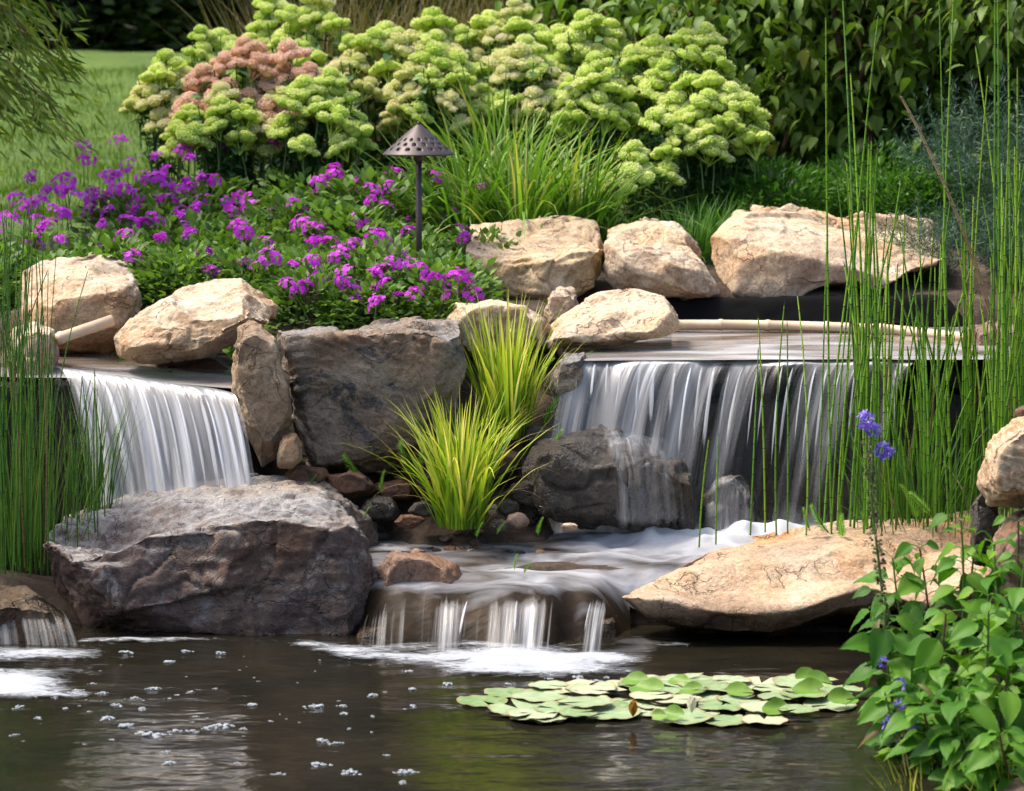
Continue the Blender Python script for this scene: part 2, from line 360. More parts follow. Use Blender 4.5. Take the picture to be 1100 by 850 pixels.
def rock(label, mat, pts, seed, vox=None, rnd=4, amp=.03, chips=14, chip=.03, crk=.008, strata=0.0, sdir=(0, .15, 1), group=None, name='rock', cat='rock', cell=4.0, parent=None, fine=.0025):
    """a stone from hand-placed 3D corner points: hull, rounded, chipped flat faces, strata, cracks"""
    pts = [Vector(p) for p in pts]
    arr = np.array(pts); lo, hi = arr.min(0), arr.max(0); size = (hi-lo).max()
    base = Vector(((lo[0]+hi[0])/2, (lo[1]+hi[1])/2, lo[2]))
    me = hull([p-base for p in pts])
    me = remesh(me, vox or max(.005, size/95)); relax(me, rnd)
    V = getv(me); rg = np.random.default_rng(seed); Nn = vnormals(me)
    q = V/size
    V = V+Nn*(amp*.7*size*fbm(q*2.2+seed*3.7, 3, seed))[:, None]
    for k in range(chips*3):
        if k % 12 == 0: setv(me, V); Nn = vnormals(me)
        i = rg.integers(len(V)); big = k < chips; n = norm(Nn[i]+rg.normal(0, .25 if big else .4, 3)); off = (chip if big else chip*.35)*size*rg.uniform(.25, 1)
        rad = size*(rg.uniform(.25, .5) if big else rg.uniform(.07, .2))
        d = (V-V[i])@n+off; dd = np.linalg.norm(V-V[i], axis=1)
        near = d[dd < rad]; lim = (.05 if big else .015)*size; d = d-max(0, near.max()-lim)
        V = V-n*(np.maximum(d, 0)*sm(rad, rad*.85, dd))[:, None]
    setv(me, V); Nn = vnormals(me)
    if strata: v2 = mapping(nt, v, strata)
    else: v2 = v
    big = noise(nt, v2, 3.2*sc, 7, .62, .6)
    mid = noise(nt, v2, 11*sc, 9, .68, .8)
    fine = noise(nt, v, 70*sc, 6, .7)
    grit = noise(nt, v, 230, 3, .7)
    c = ramp(nt, big, [(.34, base[0]), (.5, base[1]), (.64, base[2])])
    pm = ramp(nt, noise(nt, v2, 4.3*sc, 9, .7, 1.3), [(patch_lo, (0, 0, 0)), (patch_hi, (1, 1, 1))])
    c = mix(nt, pm, c, ramp(nt, mid, [(.38, patch[0]), (.62, patch[1])]))
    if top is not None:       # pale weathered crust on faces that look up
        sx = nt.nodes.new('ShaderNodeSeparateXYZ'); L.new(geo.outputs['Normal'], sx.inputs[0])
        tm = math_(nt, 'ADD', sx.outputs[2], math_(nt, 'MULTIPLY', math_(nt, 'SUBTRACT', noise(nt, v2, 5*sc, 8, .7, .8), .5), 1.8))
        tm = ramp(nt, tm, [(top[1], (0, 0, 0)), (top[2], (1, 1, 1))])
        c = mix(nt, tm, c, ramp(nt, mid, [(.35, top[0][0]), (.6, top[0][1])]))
    st = ramp(nt, noise(nt, v, 1.9*sc, 3, .5, .4), [(.36, (1.0, .74, .5)), (.48, (1, .96, .9)), (.55, (1, 1, 1)), (.66, (.74, .72, .74))])
    c = mix(nt, stain, c, st, 'MULTIPLY')
    # thin mineral veins and dark pits
    vn = nt.nodes.new('ShaderNodeTexVoronoi'); vn.feature = 'DISTANCE_TO_EDGE'; vn.inputs['Scale'].default_value = 5*sc
    ds = nt.nodes.new('ShaderNodeVectorMath'); ds.operation = 'ADD'
    dn = nt.nodes.new('ShaderNodeTexNoise'); dn.inputs['Scale'].default_value = 3*sc; dn.inputs['Detail'].default_value = 6
    L.new(v, dn.inputs['Vector']); sc4 = nt.nodes.new('ShaderNodeVectorMath'); sc4.operation = 'SCALE'; sc4.inputs['Scale'].default_value = 1.1
    L.new(dn.outputs['Color'], sc4.inputs[0]); L.new(v2, ds.inputs[0]); L.new(sc4.outputs[0], ds.inputs[1]); L.new(ds.outputs[0], vn.inputs['Vector'])
    edge = ramp(nt, vn.outputs['Distance'], [(0, (1, 1, 1)), (.035, (0, 0, 0))])
    brk = ramp(nt, noise(nt, v, 6, 4), [(.48, (0, 0, 0)), (.6, (1, 1, 1))])
    crack = math_(nt, 'MULTIPLY', edge, brk)
    c = mix(nt, math_(nt, 'MULTIPLY', crack, vein_amt), c, vein)
    dk = ramp(nt, mid, [(.28, (1, 1, 1)), (.42, (0, 0, 0))])
    c = mix(nt, math_(nt, 'MULTIPLY', dk, dark_amt), c, dark)
    c = mix(nt, 1.0, c, ramp(nt, fine, [(.3, (.6, .58, .56)), (.7, (1.22, 1.22, 1.22))]), 'MULTIPLY')
    c = mix(nt, 1.0, c, ramp(nt, grit, [(.3, (.72, .7, .68)), (.7, (1.2, 1.2, 1.2))]), 'MULTIPLY')
    rg = rough
    if wet_shade_z is not None:     # wet band by the water line, deepened to stand for underside shade
        sp = nt.nodes.new('ShaderNodeSeparateXYZ'); L.new(geo.outputs['Position'], sp.inputs[0])
        wz = math_(nt, 'ADD', sp.outputs[2], math_(nt, 'MULTIPLY', math_(nt, 'SUBTRACT', mid, .5), .16))
        wm = ramp(nt, math_(nt, 'ADD', wz, .5-wet_shade_z), [(.46, (1, 1, 1)), (.54, (0, 0, 0))])
        c = mix(nt, math_(nt, 'MULTIPLY', wm, .85), c, mix(nt, 1.0, c, (.2, .15, .11), 'MULTIPLY'))
        rr = ramp(nt, wm, [(0, (rough,)*3), (1, (.22,)*3)]); L.new(rr, bs.inputs['Roughness'])
    else:
        L.new(ramp(nt, mid, [(.3, (rough-.15,)*3), (.7, (min(1, rough+.1),)*3)]), bs.inputs['Roughness'])
    L.new(c, bs.inputs['Base Color']); bs.inputs['Specular IOR Level'].default_value = .35
    h = math_(nt, 'ADD', math_(nt, 'MULTIPLY', mid, .6), math_(nt, 'MULTIPLY', fine, .4))
    h = math_(nt, 'SUBTRACT', h, math_(nt, 'MULTIPLY', crack, .5)); h = math_(nt, 'ADD', h, math_(nt, 'MULTIPLY', grit, .07))
    L.new(bump(nt, h, .9*bumpk, .03/sc**.5), bs.inputs['Normal'])
    return m

M = {}
M['tan'] = rock_mat('sandstone', [(.36, .235, .135), (.5, .36, .225), (.62, .49, .34)], [(.6, .5, .38), (.42, .25, .13)], (.18, .1, .06), (.2, .12, .075), vein_amt=.35, patch_lo=.52, patch_hi=.64, rough=.85, dark_amt=.4,
                    top=([(.55, .42, .28), (.74, .66, .54)], .45, 1.0))
M['gold'] = rock_mat('golden_sandstone', [(.44, .28, .12), (.58, .41, .22), (.66, .53, .36)], [(.62, .5, .34), (.4, .24, .1)], (.2, .11, .05), (.24, .14, .07), vein_amt=.3, rough=.85, dark_amt=.4,
                     top=([(.58, .42, .25), (.72, .6, .42)], .45, 1.0))
M['pale'] = rock_mat('pale_stone', [(.4, .27, .175), (.56, .42, .29), (.68, .57, .43)], [(.68, .58, .45), (.34, .2, .11)], (.22, .12, .07), (.2, .12, .08), vein_amt=.4, patch_lo=.47, patch_hi=.6, rough=.8, dark_amt=.5,
                    top=([(.6, .46, .31), (.78, .68, .53)], .5, 1.0))
M['slab'] = rock_mat('wet_shaded_foot_sandstone', [(.44, .3, .18), (.58, .43, .29), (.66, .54, .41)], [(.64, .52, .38), (.46, .3, .18)], (.22, .13, .07), (.26, .16, .1), vein_amt=.25, rough=.82, wet_shade_z=.115, dark_amt=.35)  # the dark foot is part wet stone, part painted underside shade
M['grey'] = rock_mat('grey_brown_stone', [(.085, .062, .06), (.14, .1, .09), (.21, .155, .125)], [(.15, .13, .13), (.36, .34, .33)], (.42, .34, .26), (.02, .018, .018), vein_amt=.25, patch_lo=.52, patch_hi=.6, rough=.75, wet_shade_z=.03,
                     top=([(.19, .195, .21), (.4, .4, .4)], .5, 1.15), strata=(1, 1, 1.5))
M['dark'] = rock_mat('dark_blue_stone', [(.15, .122, .1), (.26, .215, .175), (.4, .34, .27)], [(.04, .045, .055), (.11, .11, .115)], (.42, .36, .3), (.02, .02, .024), vein_amt=.3, patch_lo=.54, patch_hi=.6, rough=.65,
                     top=([(.2, .2, .21), (.3, .3, .3)], .75, 1.1), strata=(1, 1, 1.6))
M['brown'] = rock_mat('brown_stone', [(.2, .13, .075), (.33, .235, .15), (.45, .36, .25)], [(.5, .42, .32), (.16, .1, .06)], (.1, .06, .04), (.09, .06, .04), vein_amt=.4, rough=.7, dark_amt=.7)
M['wetrock'] = rock_mat('wet_grey_stone', [(.035, .032, .03), (.065, .057, .05), (.1, .088, .075)], [(.04, .037, .035), (.12, .1, .08)], (.2, .17, .15), (.015, .014, .013), vein_amt=.1, rough=.32)
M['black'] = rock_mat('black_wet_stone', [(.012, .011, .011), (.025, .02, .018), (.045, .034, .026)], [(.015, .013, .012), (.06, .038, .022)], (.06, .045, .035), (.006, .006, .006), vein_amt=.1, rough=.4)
M['ledge'] = rock_mat('ledge_stone', [(.055, .038, .022), (.1, .07, .042), (.16, .115, .075)], [(.06, .05, .03), (.2, .14, .09)], (.16, .11, .07), (.02, .015, .01), vein_amt=.1, rough=.25)
M['pink'] = rock_mat('pinkish_stone', [(.17, .1, .075), (.27, .175, .135), (.36, .26, .21)], [(.14, .1, .08), (.3, .21, .16)], (.12, .08, .06), (.07, .05, .04), rough=.45)
M['rust'] = rock_mat('rusty_stone', [(.09, .045, .03), (.15, .075, .045), (.22, .12, .07)], [(.07, .05, .045), (.2, .12, .08)], (.1, .06, .04), (.03, .02, .015), rough=.6)

# ------------------------------------------------------------------ rocks
def hull(pts):
    bm = bmesh.new()
    for p in pts: bm.verts.new(p)
    bmesh.ops.convex_hull(bm, input=bm.verts, use_existing_faces=False)
    loose = [v for v in bm.verts if not v.link_faces]
    if loose: bmesh.ops.delete(bm, geom=loose, context='VERTS')
    bmesh.ops.recalc_face_normals(bm, faces=bm.faces)
    me = bpy.data.meshes.new('hull'); bm.to_mesh(me); bm.free(); return me
def remesh(me, vox):
    o = bpy.data.objects.new('tmp', me); COL.objects.link(o)
    md = o.modifiers.new('r', 'REMESH'); md.mode = 'VOXEL'; md.voxel_size = vox; md.use_smooth_shade = True
    dg = bpy.context.evaluated_depsgraph_get(); dg.update()
    r = bpy.data.meshes.new_from_object(o.evaluated_get(dg)); bpy.data.objects.remove(o); bpy.data.meshes.remove(me)
    return r
def vnormals(me):
    a = np.zeros(len(me.vertices)*3, np.float32); me.vertex_normals.foreach_get('vector', a); return a.reshape(-1, 3).astype(float)
def getv(me):
    a = np.zeros(len(me.vertices)*3, np.float32); me.vertices.foreach_get('co', a); return a.reshape(-1, 3).astype(float)
def setv(me, V):
    me.vertices.foreach_set('co', V.astype(np.float32).ravel()); me.update()
def relax(me, it, k=.5):
    V = getv(me); e = np.zeros(len(me.edges)*2, np.int32); me.edges.foreach_get('vertices', e); e = e.reshape(-1, 2)
    deg = np.bincount(e.ravel(), minlength=len(V)).astype(float)[:, None]
    for _ in range(it):
        s = np.zeros_like(V)
        for c in range(3):
            s[:, c] = np.bincount(e[:, 0], V[e[:, 1], c], len(V))+np.bincount(e[:, 1], V[e[:, 0], c], len(V))
        V = V*(1-k)+k*s/np.maximum(deg, 1)
    setv(me, V)
def rock(label, mat, pts, seed, vox=None, rnd=4, amp=.03, chips=14, chip=.03, crk=.008, strata=0.0, sdir=(0, .15, 1), group=None, name='rock', cat='rock', cell=4.0, parent=None, fine=.0025):
    """a stone from hand-placed 3D corner points: hull, rounded, chipped flat faces, strata, cracks"""
    pts = [Vector(p) for p in pts]
    arr = np.array(pts); lo, hi = arr.min(0), arr.max(0); size = (hi-lo).max()
    base = Vector(((lo[0]+hi[0])/2, (lo[1]+hi[1])/2, lo[2]))
    me = hull([p-base for p in pts])
    me = remesh(me, vox or max(.005, size/95)); relax(me, rnd)
    V = getv(me); rg = np.random.default_rng(seed); Nn = vnormals(me)
    q = V/size
    V = V+Nn*(amp*.7*size*fbm(q*2.2+seed*3.7, 3, seed))[:, None]
    for k in range(chips):
        i = rg.integers(len(V)); n = norm(Nn[i]+rg.normal(0, .28, 3)); off = chip*size*rg.uniform(.2, 1)
        rad = size*rg.uniform(.2, .5)
        d = (V-V[i])@n+off; dd = np.linalg.norm(V-V[i], axis=1)
        V = V-n*(np.clip(d, 0, .045*size)*sm(rad, rad*.6, dd))[:, None]
    setv(me, V); Nn = vnormals(me)
    if strata:
        sdv = np.array(sdir, float); sdv /= np.linalg.norm(sdv)
        s = (V@sdv)*22/size**.5+1.6*fbm(q*2.5, 3, seed+5); fr = s-np.floor(s)
        V = V+Nn*(strata*(np.where(fr < .75, fr/.75, (1-fr)/.25)-.5)*(.55+.6*vnoise(q*4, seed+8)))[:, None]
    if crk:
        f1, f2, ci = worley(V*cell+.35*np.stack([fbm(V*5, 3, seed+k) for k in range(3)], 1)+seed, seed)
        ln = sm(.09, 0, f2-f1)*sm(-.15, .25, vnoise(V*3+9, seed+2))
        V = V+Nn*(-crk*ln+crk*1.6*(ci-.5)*sm(0, .12, f2-f1))[:, None]
    V = V+Nn*(fine*1.5*fbm(V*16, 4, seed+30, .6)-fine*2.2*(1-np.abs(fbm(V*7, 4, seed+40, .6)))**4)[:, None]
    l0, h0 = (lo-np.array(base)), (hi-np.array(base)); l1, h1 = V.min(0), V.max(0)
    V = (V-l1)/(h1-l1)*(h0-l0)+l0
    setv(me, V); me.materials.clear(); me.materials.append(M[mat])
    me.polygons.foreach_set('use_smooth', np.ones(len(me.polygons), bool))
    me.name = name
    o = link(name, me, parent, base if parent is None else base-parent.location)
    if parent is None: tag(o, label, cat, group)
    return o
def ring(l, Y, dz=0):
    return [P(p[0], p[1], p[2] if len(p) > 2 else Y)+Vector((0, 0, dz)) for p in l]
def blob(outline, Ym, dy, k=.72, kb=.75, tilt=0.0, kf_up=0.0):
    """closed outline at mid depth, a smaller ring nearer and another one farther"""
    a = np.array(outline, float); c = a.mean(0)
    f = [(c[0]+(x-c[0])*k, c[1]+(y-c[1])*k+kf_up, Ym-dy) for x, y in a]; b = [(c[0]+(x-c[0])*kb, c[1]+(y-c[1])*kb-tilt, Ym+dy) for x, y in a]
    return ring(outline, Ym)+ring(f, 0)+ring(b, 0)

# ------------------------------------------------------------------ ground
def box(x, y, x0, x1, y0, y1, s=.08):
    return sm(x0-s, x0+s, x)*sm(x1+s, x1-s, x)*sm(y0-s, y0+s, y)*sm(y1+s, y1-s, y)
def ground_h(x, y):
    x = np.asarray(x, float); y = np.asarray(y, float)
    h = -.45+.6*sm(10.2, 10.5, y)
    slope = box(x, y, -.45, .16, 5, 30, .08)
    up = sm(11.2, 11.45, y)*(1-slope)+sm(10.75, 11.75, y)*slope
    h = h+up*.68+.12*sm(11.6, 12.2, y)
    h = h-.22*box(x, y, .22, 2.3, 10.8, 12.75)-.2*box(x, y, -2.6, -.95, 10.8, 11.95)
    h = h+.25*sm(12.2, 15, y)+.85*sm(14.5, 31, y)+.02*np.maximum(0, y-31)**.5
    bank = sm(-.05, .3, x-(1.14+np.maximum(y-8.3, -.3)*.27)); h = np.where(y < 10.2, h+bank*.46, h)
    h = h+.75*sm(6.2, 5.2, y)+.75*sm(-2.4, -3.0, x)*sm(10.5, 9.8, y)
    near = sm(60, 20, y)
    h = h+near*.035*fbm(np.stack([x*1.3, y*1.3, x*0], -1).reshape(-1, 3), 3, 4).reshape(x.shape)
    return h
def gz(x, y): return float(ground_h(np.array([x]), np.array([y]))[0])
gx = np.concatenate([-np.geomspace(300, 5, 22), np.arange(-4.8, 4.81, .06), np.geomspace(5, 300, 22)])
gy = np.concatenate([np.array([-60, -30, -12, -4, 0, 2, 4]), np.arange(5, 16, .055), np.geomspace(16.1, 600, 60)])
XX, YY = np.meshgrid(gx, gy); ZZ = ground_h(XX, YY)
def grid_faces(nu, nv):       # nu columns (fast), nv rows
    i = np.arange(nu-1)[None]+np.arange(nv-1)[:, None]*nu; i = i.ravel()
    return np.stack([i, i+1, i+nu+1, i+nu], 1)
m, nt, bs, out = newmat('ground'); tc = N(nt, 'NewGeometry'); pos = tc.outputs['Position']; L = nt.links
sp = N(nt, 'SeparateXYZ'); L.new(pos, sp.inputs[0])
soil = ramp(nt, noise(nt, pos, 9, 8, .7), [(.3, (.018, .012, .008)), (.5, (.05, .032, .02)), (.68, (.11, .08, .055))])
gr = ramp(nt, noise(nt, mapping(nt, pos, (1.2, .5, 1)), 1.4, 6, .6), [(.3, (.05, .1, .01)), (.55, (.075, .14, .014)), (.7, (.11, .18, .022))])
gr = mix(nt, 1.0, gr, ramp(nt, noise(nt, mapping(nt, pos, (1, .35, 1)), 30, 5, .7), [(.3, (.6, .65, .6)), (.7, (1.3, 1.25, 1.2))]), 'MULTIPLY')
far = math_(nt, 'ADD', sp.outputs[1], math_(nt, 'MULTIPLY', noise(nt, pos, 2, 3), 1.2))
lawn_m = ramp(nt, math_(nt, 'DIVIDE', far, 30.0), [(.485, (0, 0, 0)), (.5, (1, 1, 1))])
L.new(mix(nt, lawn_m, soil, gr), bs.inputs['Base Color']); bs.inputs['Roughness'].default_value = .9
L.new(bump(nt, noise(nt, pos, 40, 6, .7), .8, .02), bs.inputs['Normal']); M['ground'] = m
tag(link('ground', mesh('ground', np.stack([XX, YY, ZZ], -1).reshape(-1, 3), grid_faces(len(gx), len(gy)), m)), kind='structure')

# ------------------------------------------------------------------ water
def water_mat(name, base, foam_stops, fscale, fmap, rough=.08, bumps=((6, .02),), bmap=(1, 1, 1), foamcol=(.8, .83, .86), attr=None, bs_=1.0, under=None, foam_rough=.5, det=3):
    m, nt, bs, out = newmat(name); L = nt.links
    uvn = nt.nodes.new('ShaderNodeTexCoord'); pos = N(nt, 'NewGeometry').outputs['Position']
    v = mapping(nt, pos, fmap); f = noise(nt, v, fscale, det, .5, 1.2)
    if attr:
        at = nt.nodes.new('ShaderNodeAttribute'); at.attribute_name = attr
        f = math_(nt, 'ADD', f, math_(nt, 'SUBTRACT', at.outputs['Fac'], .5))
    fm = ramp(nt, f, foam_stops)
    bc = ramp(nt, noise(nt, pos, 2.2, 4), [(.35, base[0]), (.65, base[1])])
    if under:      # stones showing through shallow water
        bc = mix(nt, ramp(nt, noise(nt, pos, 7, 6, .6), [(.45, (0, 0, 0)), (.6, (.8, .8, .8))]), bc, under)
    L.new(mix(nt, fm, bc, foamcol), bs.inputs['Base Color'])
    L.new(ramp(nt, fm, [(0, (rough,)*3), (1, (foam_rough,)*3)]), bs.inputs['Roughness'])
    bs.inputs['IOR'].default_value = 1.33
    nrm = None
    bv = mapping(nt, pos, bmap)
    for s, d in bumps: nrm = bump(nt, noise(nt, bv, s, 3, .5, .3), bs_, d, nrm)
    L.new(nrm, bs.inputs['Normal']); return m
M['pond'] = water_mat('pond_water', [(.009, .0085, .006), (.017, .0145, .009)], [(.0, (0, 0, 0)), (1, (0, 0, 0))], 3, (1, 1, 1), rough=.1, bumps=((3, .012), (9, .004)), bmap=(.7, 1.3, 1))
def grid_xy(x0, x1, y0, y1, d, zf, attrs=None, name='water', mat=None, keep=None):
    xs = np.arange(x0, x1+d, d); ys = np.arange(y0, y1+d, d); X, Y = np.meshgrid(xs, ys)
    V = np.stack([X, Y, zf(X, Y)], -1).reshape(-1, 3); F = grid_faces(len(xs), len(ys))
    if keep is not None: F = F[keep(X, Y).ravel()[F].all(1)]
    return mesh(name, V, F, mat, attrs={k: f(X, Y).ravel() for k, f in (attrs or {}).items()})
def pond_z(X, Y):
    p = np.stack([X*2.6, Y*8.5, X*0], -1).reshape(-1, 3); r = fbm(p, 3, 77).reshape(X.shape)
    near = np.exp(-((Y-10.1)/.6)**2)*np.exp(-((X-.1)/1.1)**2)
    return .0013*r*(1+2.2*near)
tag(link('pond_water', grid_xy(-3.4, 2.2, 5.3, 10.6, .03, pond_z, mat=M['pond'])), kind='structure')

# shallow pool between the wide fall and the lower lip
M['pool'] = water_mat('pool_water', [(.009, .006, .004), (.022, .015, .009)], [(.25, (0, 0, 0)), (.45, (.25, .25, .25)), (.65, (.62, .62, .62)), (.9, (1, 1, 1))], 3.4, (.9, 1.9, .35), rough=.52, bumps=((6, .016), (17, .004)), bmap=(.8, 1.6, .3), attr='dens', under=(.04, .024, .011), foamcol=(.5, .52, .57), det=4)
M['pool'].node_tree.nodes['Principled BSDF'].inputs['Specular IOR Level'].default_value = .2
def lip_y(X): return 10.0+.16*np.clip(np.abs((X+.06)/.44), 0, 2)**4+.055*vnoise(np.stack([X.ravel()*5, X.ravel()*0, X.ravel()*0], 1), 5).reshape(X.shape)+.022*vnoise(np.stack([X.ravel()*15, X.ravel()*0, X.ravel()*0], 1), 6).reshape(X.shape)
def pool_zf(X, Y):
    z = .17+.055*(Y-10.2)/1.1
    p = np.stack([X*3.2, Y*6, X*0], -1).reshape(-1, 3)
    turb = .3+1.0*np.exp(-((Y-10.9)/.3)**2)*sm(.1, .4, X)
    z = z+.016*turb*fbm(p*2.3, 3, 61).reshape(X.shape)+.008*fbm(p, 3, 31).reshape(X.shape)+.05*np.exp(-((Y-10.97)/.09)**2)*np.exp(-((X-.8)/.45)**2)*(1+.8*vnoise(np.stack([X.ravel()*14, Y.ravel()*14, X.ravel()*0], 1), 8).reshape(X.shape))
    t = np.clip((lip_y(X)+.24-Y)/.24, 0, 1.1); left = 1-sm(.36, .5, X)
    z = z*(1-t**2*left)-.02*t*left
    shore = sm(.3, .45, X)*sm(10.52, 10.38, Y-.03*np.sin(X*9)); return z-.1*shore
def pool_dens(X, Y):
    base = np.exp(-((Y-10.97)/.3)**2)*sm(.1, .35, X)*sm(1.75, 1.4, X)
    flow = sm(-.55, -.2, X)*sm(.7, .2, X)*np.exp(-((Y-10.42)/.26)**2)
    t = np.clip((lip_y(X)+.2-Y)/.2, 0, 1)
    return .39+.38*base+.12*flow-.1*sm(.55, .75, X)*sm(10.7, 10.4, Y)*0-.62*t*(1-sm(.36, .46, X))
tag(link('pool_water', grid_xy(-.62, 1.95, 9.96, 11.42, .014, pool_zf, {'dens': pool_dens}, mat=M['pool'], keep=lambda X, Y: (X > -.56) & (((X < .42) & (Y > lip_y(X)-.03)) | (Y > 10.37)))), kind='structure')
# upper basins
M['upper'] = water_mat('upper_water', [(.07, .055, .04), (.12, .1, .08)], [(.38, (0, 0, 0)), (.8, (.7, .7, .7))], 2.6, (.5, 1.5, 1), rough=.14, bumps=((3, .014), (8, .003)), bmap=(.5, 1.2, 1), attr='dens', under=(.1, .06, .035), foamcol=(.6, .63, .68))
LIPZ = .85
def up_z(X, Y):
    p = np.stack([X*2.2, Y*7, X*0], -1).reshape(-1, 3); return LIPZ+.0035*fbm(p, 3, 5).reshape(X.shape)+.004*sm(11.4, 11.6, Y)
tag(link('upper_water', grid_xy(.2, 2.4, 11.27, 12.75, .025, up_z, {'dens': lambda X, Y: .5+.1*sm(11.6, 11.3, Y)}, mat=M['upper'])), kind='structure')

def fall_mat(name, stops, su=34, sv=1.3, col=(.86, .88, .93), clear=(.06, .055, .05), maxa=.9, mina=.0, tr=.35, wet=True):
    """falling water: white aerated streaks running down a thin clear film"""
    m, nt, bs, out = newmat(name); L = nt.links
    uv = nt.nodes.new('ShaderNodeTexCoord').outputs['UV']
    at = nt.nodes.new('ShaderNodeAttribute'); at.attribute_name = 'dens'
    a = noise(nt, mapping(nt, uv, (su, sv, 1)), 1.0, 3, .55, .25); b = noise(nt, mapping(nt, uv, (su*3.1, sv*1.4, 1), (5, 3, 0)), 1.0, 3, .6)
    f = math_(nt, 'ADD', math_(nt, 'MULTIPLY', a, .72), math_(nt, 'MULTIPLY', b, .28))
    f = math_(nt, 'ADD', f, math_(nt, 'SUBTRACT', at.outputs['Fac'], .5))
    fm = ramp(nt, f, stops, 'EASE')
    L.new(mix(nt, fm, [c*.6 for c in col], col), bs.inputs['Base Color']); bs.inputs['Roughness'].default_value = .35
    t = nt.nodes.new('ShaderNodeBsdfTranslucent'); t.inputs[0].default_value = (*col, 1)
    w1 = nt.nodes.new('ShaderNodeMixShader'); w1.inputs[0].default_value = tr; L.new(bs.outputs[0], w1.inputs[1]); L.new(t.outputs[0], w1.inputs[2])
    tp = nt.nodes.new('ShaderNodeBsdfTransparent'); tp.inputs[0].default_value = (.93, .94, .95, 1)
    gl = nt.nodes.new('ShaderNodeBsdfGlossy'); gl.inputs['Roughness'].default_value = .4; gl.inputs['Color'].default_value = (.6, .6, .6, 1)
    lw = nt.nodes.new('ShaderNodeFresnel'); lw.inputs[0].default_value = 1.33
    film = nt.nodes.new('ShaderNodeMixShader'); L.new(lw.outputs[0], film.inputs[0]); L.new(tp.outputs[0], film.inputs[1]); L.new(gl.outputs[0], film.inputs[2])
    if not wet: tp.inputs[0].default_value = (1, 1, 1, 1); film = tp
    fin = nt.nodes.new('ShaderNodeMixShader')
    mr = nt.nodes.new('ShaderNodeMapRange'); mr.inputs[3].default_value = mina; mr.inputs[4].default_value = maxa; L.new(fm, mr.inputs[0])
    L.new(mr.outputs[0], fin.inputs[0]); L.new(film.outputs[0], fin.inputs[1]); L.new(w1.outputs[0], fin.inputs[2]); L.new(fin.outputs[0], out.inputs[0])
    bn = bump(nt, a, .6, .03); L.new(bn, bs.inputs['Normal']); L.new(bn, gl.inputs['Normal'])
    return m
M['fall'] = fall_mat('falling_water', [(.3, (0, 0, 0)), (.46, (.25, .25, .25)), (.6, (.5, .5, .5)), (.8, (1, 1, 1))], su=17, sv=.8)
M['fall_thick'] = fall_mat('thick_falling_water', [(.28, (.08, .08, .08)), (.48, (.42, .42, .42)), (.74, (1, 1, 1))], su=19, sv=.8, mina=.12)
M['veil'] = fall_mat('thin_water_veil', [(.4, (0, 0, 0)), (.58, (.35, .35, .35)), (.8, (1, 1, 1))], su=40, col=(.8, .8, .8), wet=False)
M['film'] = fall_mat('water_film', [(.38, (0, 0, 0)), (.6, (.35, .35, .35)), (.85, (.9, .9, .9))], su=44, sv=2.2, maxa=.85, col=(.72, .74, .78), wet=False)
M['strand'] = fall_mat('water_strand', [(.12, (0, 0, 0)), (.42, (.6, .6, .6)), (.66, (1, 1, 1))], su=60, mina=.0, maxa=.95, wet=False)
def fall(lipA, lipB, baseA, baseB, nu, nv, mat, dens, name='water_sheet', parent=None, up=.25, corr=.012, cf=26, seed=1, tmin=0.0, power=2.0, rag=0.0):
    """a sheet that runs over the lip, then drops along a parabola"""
    nup = 8; rows = []
    us = np.linspace(0, 1, nu)
    def line(pa, pb):
        q = np.array([tuple(v) for v in (pa if isinstance(pa, list) else [pa, pb])]); tq = np.linspace(0, 1, len(q))
        return np.stack([np.interp(us, tq, q[:, k]) for k in range(3)], 1)
    LL = line(lipA, lipB); BB = line(baseA, baseB); la, lb, ba, bb = LL[0], LL[-1], BB[0], BB[-1]; width = np.linalg.norm(lb-la)
    lipn = rag*vnoise(np.stack([us*width*7, us*0, us*0+seed], 1), 3)
    vlen = np.linalg.norm((ba+bb)/2-(la+lb)/2)
    V = []; UV = []; D = []
    for j in range(nup+nv):
        if j < nup:
            t = -(1-j/nup); pt = LL.copy()
            back = -norm(((ba+bb)/2-(la+lb)/2)*np.array([1, 1, 0]))*up
            pt = pt+back[None]*(-t)+np.array([0, 0, .004*(1+t)+.004]); v = t*up/vlen
        else:
            t = (j-nup)/(nv-1); L0 = LL; B0 = BB
            pt = L0.copy(); h = t; pt[:, :2] = L0[:, :2]*(1-h)+B0[:, :2]*h; pt[:, 2] = L0[:, 2]+(B0[:, 2]-L0[:, 2])*t**power+.008*(1-t); v = t**power
        c = vnoise(np.stack([us*width*cf, np.full(nu, v*1.2), np.full(nu, seed)], 1), seed)+.5*vnoise(np.stack([us*width*cf*2.7, np.full(nu, v*1.5), np.full(nu, seed)], 1), seed+4)
        pt[:, 1] -= corr*c*max(0, v)**.5*1.2+lipn*(1 if j >= nup else 0)
        V.append(pt); UV.append(np.stack([us*width, np.full(nu, v*vlen)], 1)); D.append([dens(u, v) for u in us])
    me = mesh(name, np.concatenate(V), grid_faces(nu, nup+nv), mat, attrs={'dens': np.array(D).ravel()}, uv=np.concatenate(UV))
    return link(name, me, parent, None if parent is None else -Vector(parent.location))
